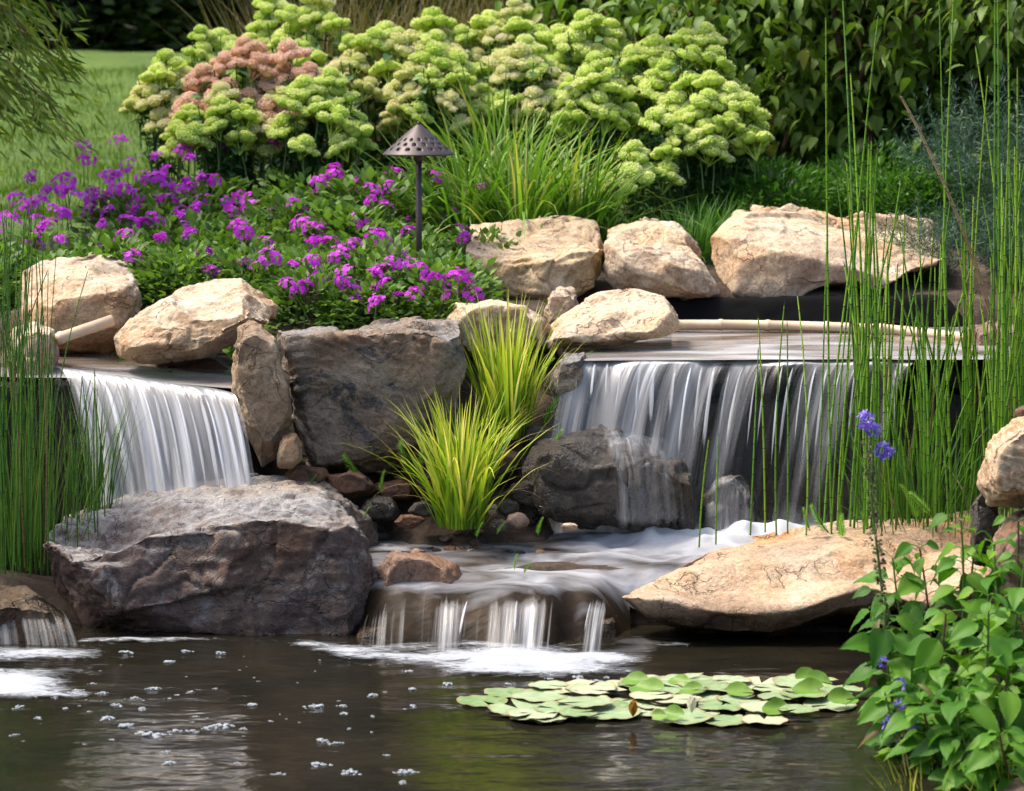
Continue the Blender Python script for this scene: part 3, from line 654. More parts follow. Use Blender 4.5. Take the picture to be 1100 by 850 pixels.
def strand(path, wid, parent, seed=0, dens=.5, mat='strand', flat=.35):
    """one rope of falling water along a path of points"""
    pts = np.array(path, float); tt = np.linspace(0, 1, len(pts)); t2 = np.linspace(0, 1, 16)
    pts = np.stack([np.interp(t2, tt, pts[:, k]) for k in range(3)], 1)
    n = 8; th = np.linspace(0, 2*np.pi, n, endpoint=False)
    wv = wid*(.55+.6*t2)*(1+.25*vnoise(np.stack([t2*5, t2*0+seed, t2*0], 1), seed)); wv[0] *= .3
    V = pts[:, None]+np.stack([np.cos(th)[None]*wv[:, None], np.sin(th)[None]*wv[:, None]*flat, np.zeros((16, n))], -1)
    F = []
    for i in range(15):
        for j in range(n): k = (j+1) % n; F.append((i*n+j, i*n+k, (i+1)*n+k, (i+1)*n+j))
    uv = np.stack([np.tile(np.cos(th)*wid+seed*.37, 16), np.repeat(t2*.5, n)], 1)
    d = np.repeat(dens+.1*np.sin(np.pi*t2)-.6*sm(.6, 1, t2)-.6*sm(.32, 0, t2), n)+np.tile(-.3*np.abs(np.cos(th))**2, 16)
    me = mesh('water_strand', V.reshape(-1, 3), np.array(F), M[mat], attrs={'dens': d}, uv=uv)
    return link('water_strand', me, parent, -Vector(parent.location))
def para(a, b, n=12, p=2.0):
    a = np.array(a); b = np.array(b); t = np.linspace(0, 1, n)[:, None]
    q = a*(1-t)+b*t; q[:, 2:] = a[2]+(b[2]-a[2])*t**p; return q

# ------------------------------------------------------------------ rocks of the cascade
B = lambda *a: [P(*q) for q in a]
big = ring([(72, 556), (150, 528), (270, 507), (340, 513), (376, 532), (403, 554), (410, 610)], 11.0)+ring([(48, 570), (58, 640), (84, 700), (395, 700), (405, 640), (404, 580), (360, 556)], 10.32)+ring([(66, 600), (160, 578), (280, 566), (350, 556), (90, 640), (230, 700), (370, 640), (372, 700)], 10.16)+ring([(95, 600), (300, 590), (90, 650), (400, 650)], 11.0)
rock('huge low boulder with pale grey crust and purplish brown front at the pond edge', 'grey', big, 11, vox=.010, rnd=1, amp=.012, chips=26, chip=.02, crk=.01, strata=.008, sdir=(.12, .5, 1), name='boulder', fine=.004, cat='boulder')
rock('large dark blue-grey blocky rock between the upright brown stone and the yellow grass', 'dark', ring([(300, 346), (400, 339), (485, 337), (500, 345)], 11.7)+ring([(297, 352), (400, 350), (497, 345), (501, 395), (494, 440), (476, 474), (430, 505), (335, 505), (316, 470), (304, 420)], 11.12)+ring([(310, 360), (480, 352), (490, 420), (420, 498), (345, 498)], 11.02)+ring([(330, 520), (480, 500)], 11.5), 5, rnd=2, amp=.02, chips=26, chip=.04, crk=.012, strata=.008, sdir=(.3, .2, 1), name='boulder', cat='boulder')
rock('upright narrow brown stone standing beside the left waterfall', 'brown', blob([(272, 343), (296, 356), (303, 374), (316, 430), (316, 465), (300, 500), (281, 502), (262, 462), (248, 402), (245, 372), (256, 350)], 11.0, .13, .75), 8, amp=.03, chips=12, rnd=4)
rock('small rounded pebble-like stone at the foot of the upright brown stone', 'brown', blob([(304, 468), (318, 465), (325, 478), (324, 495), (314, 504), (300, 502), (297, 488)], 10.9, .06, .7), 9, amp=.03, chips=3, crk=.002, rnd=5, name='small_stone', cat='stone')
rock('slanted tan rock with golden right end lying above the left waterfall', 'tan', ring([(150, 332), (186, 309), (232, 300), (266, 298), (290, 308), (300, 328), (296, 342)], 11.75)+ring([(122, 362), (126, 383), (150, 391), (205, 388), (240, 379), (292, 346), (264, 312), (140, 345)], 11.35)+ring([(140, 372), (230, 350), (262, 340), (235, 372)], 11.2), 12, amp=.025, chips=18, rnd=3)
rock('squarish tan boulder behind the left horsetails at the bed edge', 'tan', ring([(25, 292), (50, 276), (110, 272), (135, 283), (143, 320)], 12.35)+ring([(22, 320), (24, 372), (60, 385), (120, 378), (152, 340), (138, 300), (60, 292)], 11.85)+ring([(50, 320), (120, 310), (120, 350), (50, 365)], 11.7), 13, amp=.03, chips=16, name='boulder', cat='boulder')
rock('small pale rock at the left frame edge behind the horsetails', 'pale', blob([(15, 352), (40, 346), (60, 352), (64, 380), (60, 412), (20, 420), (2, 380)], 11.35, .15), 14, amp=.03, chips=8)
rock('broad golden boulder with a hollow in its front above the bamboo', 'gold', ring([(502, 240), (560, 237), (620, 231), (642, 240), (648, 262)], 13.2)+ring([(500, 268), (506, 300), (530, 322), (580, 332), (622, 332), (645, 322), (649, 270), (610, 262), (530, 264)], 12.72)+ring([(520, 285), (620, 282), (600, 318), (540, 310)], 12.6), 15, amp=.03, chips=22, chip=.045, name='boulder', cat='boulder')
rock('tan boulder with brown spotted front between golden boulder and the broadest boulder', 'pale', ring([(650, 246), (690, 233), (722, 238), (748, 264)], 13.2)+ring([(648, 262), (648, 300), (660, 316), (700, 322), (752, 325), (773, 318), (768, 300), (738, 262), (690, 252)], 12.75)+ring([(670, 280), (730, 285), (745, 310), (690, 312)], 12.6), 16, amp=.025, chips=16, name='boulder', cat='boulder')
rock('broadest pale boulder with flat sunlit top behind the tall horsetails', 'pale', ring([(786, 219), (840, 217), (900, 221), (1005, 226), (1013, 245), (1000, 280)], 13.5)+ring([(764, 246), (768, 292), (784, 320), (850, 327), (930, 320), (988, 300), (1007, 268), (900, 246), (840, 232), (800, 226)], 12.95)+ring([(780, 262), (835, 262), (880, 285), (960, 292), (935, 312), (850, 318), (795, 308)], 12.75), 17, vox=.012, amp=.025, chips=24, chip=.035, name='boulder', cat='boulder')
rock('low rock with white patch and rusty face at the left end of the bamboo', 'pale', ring([(600, 345), (640, 318), (678, 309), (712, 318), (728, 340)], 12.0)+ring([(585, 362), (596, 376), (640, 376), (692, 365), (730, 356), (722, 335), (640, 340)], 11.6)+ring([(610, 362), (690, 350), (640, 368)], 11.5), 18, amp=.035, chips=16)
rock('small upright pale rock squeezed between the golden boulder and the white-patched rock', 'pale', blob([(590, 318), (603, 307), (618, 310), (622, 330), (616, 350), (590, 352), (584, 335)], 12.15, .12), 19, amp=.04, chips=8)
rock('low tan rock behind the upper yellow grass', 'pale', blob([(478, 345), (490, 330), (530, 321), (568, 326), (592, 345), (596, 378), (560, 392), (495, 388), (480, 370)], 11.8, .25), 20, amp=.03, chips=12)
under_rock = rock('dark grey rock under the left side of the wide waterfall', 'wetrock', ring([(575, 474), (612, 458), (650, 454), (690, 474), (736, 492)], 11.2)+ring([(558, 510), (575, 482), (640, 474), (700, 490), (742, 512), (748, 530), (742, 570), (640, 575), (566, 568)], 10.98)+ring([(585, 500), (720, 505), (715, 560), (590, 560)], 10.86), 21, amp=.03, chips=20, chip=.05, rnd=1, crk=.012)
foot_rock = rock('rounded wet stone at the foot of the wide waterfall', 'wetrock', blob([(752, 534), (768, 514), (792, 510), (812, 528), (818, 545), (815, 580), (748, 580)], 11.1, .08), 22, amp=.05, chips=14, chip=.05, rnd=1)
rock('pale rock shelf with wet underside darkened to stand for its shade jutting over the pond below the horsetails', 'slab', ring([(775, 594), (810, 579), (900, 566), (1000, 554), (1060, 544), (1100, 542)], 10.95)+ring([(712, 618), (765, 598), (860, 591), (950, 587), (1080, 580)], 10.42)+ring([(668, 640, 10.12), (706, 642, 10.0), (760, 652, 9.95), (850, 654, 9.95), (920, 642, 9.95), (1000, 632, 9.95), (1090, 630, 9.95)], 9.95)+ring([(700, 662, 10.08), (760, 672, 10.05), (850, 672, 10.05), (920, 662, 10.05), (1060, 662, 10.05)], 10.1)+ring([(700, 650), (720, 694), (1090, 700), (900, 696)], 10.6), 23, vox=.013, rnd=3, amp=.014, chips=12, chip=.016, name='rock_shelf', fine=.002)
rock('dark undercut stone below the left end of the pale rock shelf', 'black', ring([(662, 668), (700, 672), (760, 678), (800, 680), (960, 680)], 10.22)+ring([(662, 705), (700, 706), (800, 704), (960, 702)], 10.3)+ring([(660, 668), (960, 660), (660, 700), (960, 700)], 10.7), 24, amp=.015, chips=8, rnd=3)
rock('rounded brown ledge stone under the small waterfall', 'ledge', ring([(392, 662), (420, 652), (480, 650), (560, 650), (640, 650), (665, 656)], 10.3)+ring([(382, 680), (384, 712), (460, 712), (560, 712), (650, 712), (668, 692), (660, 664), (560, 660), (430, 664)], 10.12)+ring([(400, 645), (650, 645), (390, 690), (660, 690)], 10.6), 25, amp=.025, chips=8, rnd=5)
rock('pinkish rock washed by the pool right of the huge low boulder', 'pink', blob([(405, 612), (420, 590), (455, 590), (490, 606), (500, 632), (470, 655), (412, 660), (400, 640)], 10.42, .16, tilt=4), 26, amp=.03, chips=8, rnd=4)
rock('low wet stone in the pond corner with water sliding over it', 'ledge', ring([(-60, 640), (0, 628), (40, 632), (70, 650), (82, 680)], 10.3)+ring([(-60, 655), (0, 650), (50, 658), (84, 690), (84, 720), (-60, 725)], 10.05), 27, amp=.02, chips=5, rnd=5)
rock('pale flaky rock at the right frame edge above the broad-leaved plant', 'pale', blob([(1052, 500), (1060, 478), (1090, 455), (1150, 440), (1210, 460), (1220, 520), (1160, 552), (1100, 545), (1062, 545), (1050, 525)], 9.35, .25), 28, amp=.03, chips=16, strata=.008, sdir=(.5, 0, 1))
rock('rounded mauve-grey rock at the right frame edge below the flaky rock', 'pink', blob([(1066, 580), (1085, 552), (1120, 542), (1200, 545), (1230, 600), (1200, 680), (1090, 680), (1062, 620)], 9.3, .3), 29, amp=.025, chips=8)
rock('dark upright stone wedged beside the flaky rock', 'wetrock', blob([(1042, 545), (1056, 515), (1072, 512), (1074, 560), (1066, 610), (1044, 604)], 9.45, .08), 30, amp=.03, chips=8)
rock('small reddish rock on top of the flaky rock at the frame edge', 'rust', blob([(1086, 440), (1100, 434), (1140, 438), (1150, 458), (1094, 460)], 9.5, .1), 31, amp=.03, chips=6)
rock('grey rock closing the right end of the upper pool', 'pink', blob([(1040, 352), (1062, 344), (1100, 350), (1130, 375), (1120, 410), (1060, 412), (1038, 392)], 12.0, .2), 32, amp=.03, chips=10)
# backing of the falls
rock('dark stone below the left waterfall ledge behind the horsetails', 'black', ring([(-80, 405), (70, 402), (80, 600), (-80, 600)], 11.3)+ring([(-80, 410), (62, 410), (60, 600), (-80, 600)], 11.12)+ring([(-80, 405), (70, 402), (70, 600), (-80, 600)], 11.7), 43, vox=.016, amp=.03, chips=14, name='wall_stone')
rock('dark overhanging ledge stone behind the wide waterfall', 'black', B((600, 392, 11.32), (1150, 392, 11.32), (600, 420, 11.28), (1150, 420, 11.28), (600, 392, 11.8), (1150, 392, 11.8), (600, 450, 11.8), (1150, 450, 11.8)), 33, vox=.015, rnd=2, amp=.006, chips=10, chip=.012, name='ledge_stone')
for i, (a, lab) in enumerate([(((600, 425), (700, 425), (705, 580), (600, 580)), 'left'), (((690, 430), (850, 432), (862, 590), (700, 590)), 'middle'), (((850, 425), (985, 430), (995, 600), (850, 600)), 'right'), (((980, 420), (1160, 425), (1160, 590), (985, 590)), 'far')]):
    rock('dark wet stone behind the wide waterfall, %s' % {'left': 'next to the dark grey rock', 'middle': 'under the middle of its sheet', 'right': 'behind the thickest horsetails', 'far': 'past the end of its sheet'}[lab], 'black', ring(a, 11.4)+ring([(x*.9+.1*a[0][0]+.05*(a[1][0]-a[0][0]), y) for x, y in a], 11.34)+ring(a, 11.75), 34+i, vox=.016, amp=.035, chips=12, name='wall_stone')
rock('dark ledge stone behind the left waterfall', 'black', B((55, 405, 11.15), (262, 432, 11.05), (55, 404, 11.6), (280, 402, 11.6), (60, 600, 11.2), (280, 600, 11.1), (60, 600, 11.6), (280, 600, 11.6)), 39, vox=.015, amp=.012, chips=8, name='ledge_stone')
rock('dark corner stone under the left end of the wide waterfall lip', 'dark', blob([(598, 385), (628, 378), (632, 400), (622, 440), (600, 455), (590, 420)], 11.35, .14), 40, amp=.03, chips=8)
rock('brown stone under the slanted tan rock', 'rust', blob([(150, 385), (240, 378), (262, 400), (250, 412), (150, 400)], 11.7, .15), 41, amp=.03, chips=6)
M['shade_liner'] = plain('shade_black_rubber', (.004, .004, .0045), .9, 0.0, .1)  # near-black: the shade under the boulders is put into this colour
rock('rubber sheet painted black for the shade under the boulders along the back of the upper pool', 'shade_liner', B((700, 322, 12.7), (1010, 318, 12.7), (700, 356, 12.62), (1040, 356, 12.62), (700, 322, 13.0), (1010, 318, 13.0), (700, 356, 13.0), (1040, 356, 13.0)), 42, vox=.02, amp=.004, chips=2, chip=.01, crk=0, name='shaded_liner', cat='shade sheet')
# small stones round the grass
sp_ = [((330, 512), 26, 14, 'rust', 10.98, 'reddish flat stone just behind the huge low boulder'), ((375, 520), 30, 16, 'rust', 11.0, 'rusty stone beside the feathery green sprig'), ((408, 548), 24, 15, 'wetrock', 10.95, 'dark stone at the right shoulder of the huge low boulder'),
       ((440, 560), 16, 9, 'rust', 10.8, 'small brown stone left of the lower yellow grass'), ((455, 548), 16, 10, 'wetrock', 10.9, 'dark pebble behind the left side of the lower yellow grass'), ((538, 566), 12, 9, 'wetrock', 10.72, 'small dark pebble right of the lower yellow grass'),
       ((556, 560), 13, 10, 'pink', 10.75, 'mauve-grey pebble at the pool edge'), ((545, 545), 14, 9, 'wetrock', 10.85, 'dark pebble above the mauve-grey pebble'), ((529, 548), 9, 8, 'pale', 10.85, 'tiny pale pebble by the lower yellow grass'), ((612, 566), 10, 5, 'pale', 10.72, 'small white-tipped pebble under the dark grey rock'),
       ((568, 530), 24, 18, 'wetrock', 11.0, 'dark stone between the yellow grass and the dark grey rock'), ((530, 500), 34, 20, 'rust', 11.15, 'brown stone behind the lower yellow grass'), ((580, 470), 22, 16, 'wetrock', 11.3, 'dark stone right of the upper yellow grass base'), ((470, 520), 24, 16, 'wetrock', 11.05, 'dark stone left behind the lower yellow grass'),
       ((425, 528), 26, 14, 'rust', 11.08, 'flat rusty stone under the dark blue-grey rock'), ((600, 420), 16, 24, 'wetrock', 11.5, 'dark upright stone right of the upper yellow grass'), ((655, 640), 0, 0, None, 0, '')]
for i, ((cx, cy), rx, ry, mt, Y, lab) in enumerate(sp_):
    if not mt: continue
    rg = np.random.default_rng(50+i); th = np.linspace(0, 2*np.pi, 9)[:-1]+rg.uniform(-.2, .2, 8)
    rock(lab, mt, blob([(cx+rx*math.cos(t)*rg.uniform(.85, 1.1), cy+ry*math.sin(t)*rg.uniform(.85, 1.1)) for t in th], Y, rx/300*.8, .7), 60+i, vox=max(.005, rx/300/18), rnd=3, amp=.03, chips=5, crk=.002, fine=.0015, name='small_stone', cat='stone')
gp = [0, .1, .22, .3, .42, .5, .62, .73, .8, .9]
rg = np.random.default_rng(99)
for i in range(26):
    px = rg.uniform(415, 600); py = rg.uniform(545, 572); Y = 10.95-(py-545)*.009; rx = rg.uniform(4, 9); p0 = P(px, py, Y); p0.z = max(gz(p0.x, p0.y)+.01, .2)
    me = None
    pts = [p0+Vector(tuple(norm(rg.normal(0, 1, 3))*np.array([1, .8, .6])*rx/300)) for _ in range(16)]
    rock('tiny river pebble on the strip beside the lower yellow grass', ['wetrock', 'pink', 'rust', 'brown'][i % 4], pts, 90+i, vox=.004, rnd=3, amp=.02, chips=0, crk=0, fine=.0008, group='tiny pebbles beside the yellow grass', name='pebble', cat='pebble')

# ------------------------------------------------------------------ waterfalls
def dens_edge(base, eu=.04, top=-.1, bot=.1, extra=None):
    def f(u, v):
        d = base+top*math.exp(-(max(v, 0)/.12)**2)+bot*max(v, 0)
        if v < 0: d -= .25+.3*(-v)
        e = min(u, 1-u); d -= .6*max(0, 1-e/eu)
        return d+(extra(u, v) if extra else 0)
    return f
t = empty('waterfall', P(160, 540, 10.75), 'smooth white waterfall pouring over the ledge between left horsetails and upright brown stone', 'waterfall')
fall(P(64, 398, 11.2), P(249, 424, 11.0), P(104, 590, 10.9), P(283, 590, 10.72), 150, 44, M['fall_thick'], dens_edge(.53, .03, -.05, .05, lambda u, v: .12*float(vnoise(np.array([[u*7, .3, 1.7]]), 3)[0])-.1*sm(.7, 1, u)*sm(.2, 0, v)), parent=t, up=.55, seed=3, corr=.02, cf=14)
rg = np.random.default_rng(5)
for k in range(15):
    u = (k+.5+rg.uniform(-.35, .35))/15; a = P(64, 398, 11.2).lerp(P(249, 424, 11.0), u); b = P(104, 590, 10.87).lerp(P(283, 590, 10.69), u); b.x += rg.uniform(-.015, .015)
    a.y -= .012; strand(para(a, b), rg.uniform(.005, .014), t, k, rg.uniform(.3, .55))
tag(link('upper_water', grid_xy(-2.5, -.98, 11.15, 11.98, .03, lambda X, Y: P(64, 398, 11.2).z+(P(249, 424, 11.0).z-P(64, 398, 11.2).z)*np.clip((X+1.7)/.67, 0, 1)*.6+.0+.004*np.sin(X*9+Y*21)-.02*sm(11.4, 11.1, Y), {'dens': lambda X, Y: .4+.22*sm(11.5, 11.2, Y)*sm(-1.75, -1.55, X)}, mat=M['upper'])), kind='structure')

t = empty('waterfall', P(790, 560, 11.0), 'wide streaky waterfall veil dropping from the upper pool into the middle pool', 'waterfall')
def rd(u, v):
    g = -.07*sm(.45, .9, u)+.05*sm(.35, .0, u)+.24*float(vnoise(np.array([[u*8+.35*v, .3, 1.7]]), 3)[0])+.09*float(vnoise(np.array([[u*23+.5*v, .3, 4.7]]), 3)[0])+.2*sm(.8, 1, v)
    return g-.14*sm(.25, .75, v)*sm(.35, .7, u)
fall(P(613, 389, 11.3), P(985, 389, 11.3), P(572, 572, 11.08), P(938, 572, 11.05), 260, 44, M['fall'], dens_edge(.47, .02, .04, -.03, rd), parent=t, up=.2, seed=8, corr=.02, cf=12, rag=.02)
for k, (x0, x1, wd, ye) in enumerate([(622, 612, .008, 455), (640, 628, .016, 460), (653, 646, .01, 462), (671, 652, .018, 500), (690, 676, .014, 485), (704, 694, .02, 490), (728, 712, .024, 500), (746, 722, .014, 560), (757, 738, .012, 520), (772, 748, .02, 562), (790, 762, .012, 560), (803, 770, .013, 562), (818, 795, .009, 560),
                                   (828, 806, .011, 560), (843, 824, .009, 560), (856, 829, .015, 560), (868, 846, .008, 560), (880, 855, .01, 560), (893, 868, .013, 562), (908, 880, .008, 560), (922, 905, .01, 560), (957, 950, .014, 560), (963, 958, .009, 560)]):
    a = P(x0, 389, 11.29); b = P(x1, 570, 11.05); q = para(a, b)
    zc = P(x1, ye, 11.05).z; q = q[q[:, 2] > zc-.01]
    if len(q) > 2: strand(q, wd*.45, t, k+20, .3+.3*((k*37) % 10)/10)
# water breaking over the dark grey rock
def prof(pts, n=16):
    p = np.array([P(*q) for q in pts]); tt = np.linspace(0, 1, len(p)); t2 = np.linspace(0, 1, n)
    return np.stack([np.interp(t2, tt, p[:, k]) for k in range(3)], 1)
from mathutils.bvhtree import BVHTree
def hug(objs, pix, n=14, off=.012):
    """the line where water runs down the face of the given stones"""
    out = []; p = np.array(pix, float); tt = np.linspace(0, 1, len(p)); t2 = np.linspace(0, 1, n)
    for x, y in zip(np.interp(t2, tt, p[:, 0]), np.interp(t2, tt, p[:, 1])):
        best = None; o = Vector((0, 0, CAMZ)); d = (P(x, y, 10)-o).normalized()
        for ob in objs:
            h, nn, ix, ds = bvh[ob.name].ray_cast(o-ob.location, d)
            if h is not None and (best is None or ds < best[2]): best = (h+ob.location, nn, ds)
        if best: out.append(best[0]+best[1]*off-d*off*.5)
    return out
bvh = {o.name: BVHTree.FromPolygons([v.co for v in o.data.vertices], [p.vertices for p in o.data.polygons]) for o in (under_rock, foot_rock)}
def drape(objs, rows, nu, nv, mat, dens, seed=0, off=.014):
    """a film of water lying on the faces of stones; rows = (py, px left, px right) from top to bottom"""
    rows = np.array(rows, float); tq = np.linspace(0, 1, len(rows)); V = np.zeros((nv, nu, 3)); ok = np.zeros((nv, nu), bool); o = Vector((0, 0, CAMZ))
    for j in range(nv):
        v = j/(nv-1); py, xl, xr = [np.interp(v, tq, rows[:, k]) for k in range(3)]
        for i in range(nu):
            d = (P(xl+(xr-xl)*i/(nu-1), py, 10)-o).normalized(); best = None
            for ob in objs:
                h, nn, ix, ds = bvh[ob.name].ray_cast(o-ob.location, d)
                if h is not None and (best is None or ds < best[2]): best = (h+ob.location, nn, ds)
            if best: V[j, i] = best[0]+best[1]*off-d*off*.8; ok[j, i] = True
    for _ in range(3):
        W = V.copy(); W[1:-1, 1:-1] = (V[1:-1, 1:-1]*2+V[:-2, 1:-1]+V[2:, 1:-1]+V[1:-1, :-2]+V[1:-1, 2:])/6
        m_ = ok.copy(); m_[1:-1, 1:-1] &= ok[:-2, 1:-1] & ok[2:, 1:-1] & ok[1:-1, :-2] & ok[1:-1, 2:]; V = np.where(m_[..., None], W, V)
    F = grid_faces(nu, nv); F = F[ok.ravel()[F].all(1)]
    comp = np.arange(nu*nv)
    for _ in range(400):
        mn = comp[F].min(1); c2 = comp.copy(); np.minimum.at(c2, F.ravel(), np.repeat(mn, 4))
        if (c2 == comp).all(): break
        comp = c2
    ids, cnt = np.unique(comp[F[:, 0]], return_counts=True); F = F[comp[F[:, 0]] == ids[cnt.argmax()]]; U, W_ = np.meshgrid(np.linspace(0, 1, nu), np.linspace(0, 1, nv)); us_, inv = np.unique(F, return_inverse=True); wdt = (rows[:, 2]-rows[:, 1]).mean()/300; hgt = (rows[-1, 0]-rows[0, 0])/300
    D = dens(U, W_)-.6*np.clip(1-np.minimum(U, 1-U)/.22, 0, 1)-.5*sm(.12, 0, W_)-.3*sm(.93, 1, W_)
    me = mesh('water_film', V.reshape(-1, 3)[us_], inv.reshape(F.shape), M[mat], attrs={'dens': D.ravel()[us_]}, uv=np.stack([U*wdt+seed, W_*hgt], -1).reshape(-1, 2)[us_]); link('water_film', me, t, -Vector(t.location))
drape((under_rock,), [(462, 640, 705), (482, 636, 735), (505, 640, 742), (568, 644, 748)], 90, 60, 'film', lambda U, W: .57+.12*sm(.35, .1, W)+.05*sm(.7, 1, U)+.06*sm(.8, 1, W), 1)
drape((foot_rock,), [(512, 766, 798), (528, 756, 812), (548, 750, 818), (575, 748, 820)], 60, 40, 'film', lambda U, W: .55+.1*W, 3)
t = empty('waterfall', P(560, 695, 10.0), 'short waterfall spilling off the brown ledge stone into the pond', 'waterfall')
def sd_(u, v):
    s = 0
    for c, ww, k in ((.39, .045, .36), (.54, .05, .3), (.62, .05, .36), (.875, .045, .4), (.16, .07, .12)): s += k*math.exp(-((u-c)/ww)**2)
    return s*sm(.0, .25, v)-.12+.07*sm(.45, .1, u)+.12*sm(.85, 1, v)
fall(B((388, 668, 10.12), (412, 652, 10.16), (450, 641, 10.17), (500, 636, 10.17), (560, 635, 10.17), (610, 635, 10.17), (645, 637, 10.16), (672, 645, 10.14)), None,
     B((378, 706, 10.0), (405, 706, 9.95), (445, 706, 9.92), (492, 708, 9.9), (552, 708, 9.88), (600, 707, 9.88), (630, 706, 9.9), (668, 704, 9.94)), None, 130, 26, M['veil'], dens_edge(.42, .04, 0, 0, sd_), parent=t, up=.3, seed=12, corr=.012, cf=12, power=1.9)
for k, (x0, x1, wd) in enumerate([(505, 490, .008), (556, 551, .008), (574, 568, .007), (638, 624, .008)]):
    strand(para(P(x0, 640, 10.1), P(x1, 703, 9.88), p=1.8), wd*.6, t, 80+k, .34)
t = empty('waterfall', P(30, 700, 10.0), 'grey water film sliding over the low wet stone in the pond corner', 'waterfall')
fall(P(-62, 645, 10.2), P(76, 660, 10.12), P(-62, 730, 9.98), P(96, 712, 9.96), 90, 24, M['veil'], dens_edge(.5, .06, -.12, .0), parent=t, up=.25, seed=15, corr=.012, cf=12, power=1.8)

# ------------------------------------------------------------------ foam on the pond
m, nt, bs, out = newmat('foam'); L = nt.links
pos = N(nt, 'NewGeometry').outputs['Position']; at = nt.nodes.new('ShaderNodeAttribute'); at.attribute_name = 'dens'
f = math_(nt, 'ADD', noise(nt, mapping(nt, pos, (1, 2.2, 1)), 13, 8, .7, 1.4), math_(nt, 'SUBTRACT', at.outputs['Fac'], .56))
fa = ramp(nt, f, [(.36, (0, 0, 0)), (.5, (.25, .25, .25)), (.64, (.75, .75, .75)), (.85, (.96, .96, .96))])
bs.inputs['Base Color'].default_value = (.4, .43, .47, 1); bs.inputs['Roughness'].default_value = .6
tp = nt.nodes.new('ShaderNodeBsdfTransparent'); mx = nt.nodes.new('ShaderNodeMixShader'); L.new(fa, mx.inputs[0]); L.new(tp.outputs[0], mx.inputs[1]); L.new(bs.outputs[0], mx.inputs[2]); L.new(mx.outputs[0], out.inputs[0])
L.new(bump(nt, noise(nt, pos, 40, 4), .5, .01), bs.inputs['Normal']); M['foam'] = m
def seg_d(X, Y, pts, wd):
    d = np.zeros_like(X)
    for (ax, ay, aw), (bx, by, bw) in zip(pts[:-1], pts[1:]):
        a = G(ax, ay, 0); b = G(bx, by, 0); vx, vy = b.x-a.x, b.y-a.y; l = vx*vx+vy*vy+1e-9
        t = np.clip(((X-a.x)*vx+(Y-a.y)*vy)/l, 0, 1); ww = aw+(bw-aw)*t
        dd = np.hypot(X-a.x-t*vx, (Y-a.y-t*vy))/ww; d = np.maximum(d, np.exp(-dd**2))
    return d
def foam_d(X, Y):
    brk = .22*fbm(np.stack([X*3.1, Y*6.5, X*0], -1).reshape(-1, 3), 3, 19).reshape(X.shape)
    a = seg_d(X, Y, [(330, 694, .08), (420, 704, .22), (520, 712, .3), (600, 712, .28), (645, 708, .16)], 1)
    b = seg_d(X, Y, [(-60, 706, .2), (40, 705, .15), (92, 704, .1)], 1)
    b2 = seg_d(X, Y, [(-60, 735, .34), (0, 735, .28), (35, 742, .18), (85, 748, .09)], 1)*.95
    c = seg_d(X, Y, [(90, 690, .035), (200, 689, .045), (330, 690, .05)], 1)*.62
    e = seg_d(X, Y, [(715, 694, .05), (735, 695, .03)], 1)*.6
    return .1+.66*np.maximum.reduce([a, b, b2, c, e])+brk*(np.maximum.reduce([a, b, b2, c, e]) > .02)
def foam_z(X, Y): return .006+.02*np.clip(foam_d(X, Y)-.2, 0, 1)*(.6+.5*fbm(np.stack([X*9, Y*16, X*0], -1).reshape(-1, 3), 3, 9).reshape(X.shape))
tag(link('foam', grid_xy(-2.2, 1.0, 9.0, 10.25, .02, foam_z, {'dens': foam_d}, mat=m)), 'white foam drifting on the pond below the falls', kind='stuff')
m2, nt, bs, out = newmat('foam_bubbles'); bs.inputs['Base Color'].default_value = (.55, .6, .64, 1); bs.inputs['Roughness'].default_value = .3
nt.links.new(bump(nt, noise(nt, nt.nodes.new('ShaderNodeTexCoord').outputs['Object'], 120, 3), .6, .004), bs.inputs['Normal'])
tr = nt.nodes.new('ShaderNodeBsdfTransparent'); mx = nt.nodes.new('ShaderNodeMixShader'); mx.inputs[0].default_value = .6
nt.links.new(tr.outputs[0], mx.inputs[1]); nt.links.new(bs.outputs[0], mx.inputs[2]); nt.links.new(mx.outputs[0], out.inputs[0])
def ico(r=1, s=1):
    bm = bmesh.new(); bmesh.ops.create_icosphere(bm, subdivisions=s, radius=r); V = np.array([v.co[:] for v in bm.verts]); F = np.array([[v.index for v in f.verts] for f in bm.faces]); bm.free(); return V, F
IV, IF = ico(1, 2); IV1, IF1 = ico(1, 1)
clumps = []
for k in range(5):
    rg = np.random.default_rng(200+k); A = Acc()
    for j in range(rg.integers(14, 30)):
        r = rg.uniform(.1, .3); c = rg.normal(0, .5, 3)*[1, .7, 0]; c[2] = .35*max(0, 1-(c[0]**2+c[1]**2))*rg.random(); A.add(IV1*[r, r, r*.8]+c, IF1)
    clumps.append(A.mesh('foam_clump', m2))
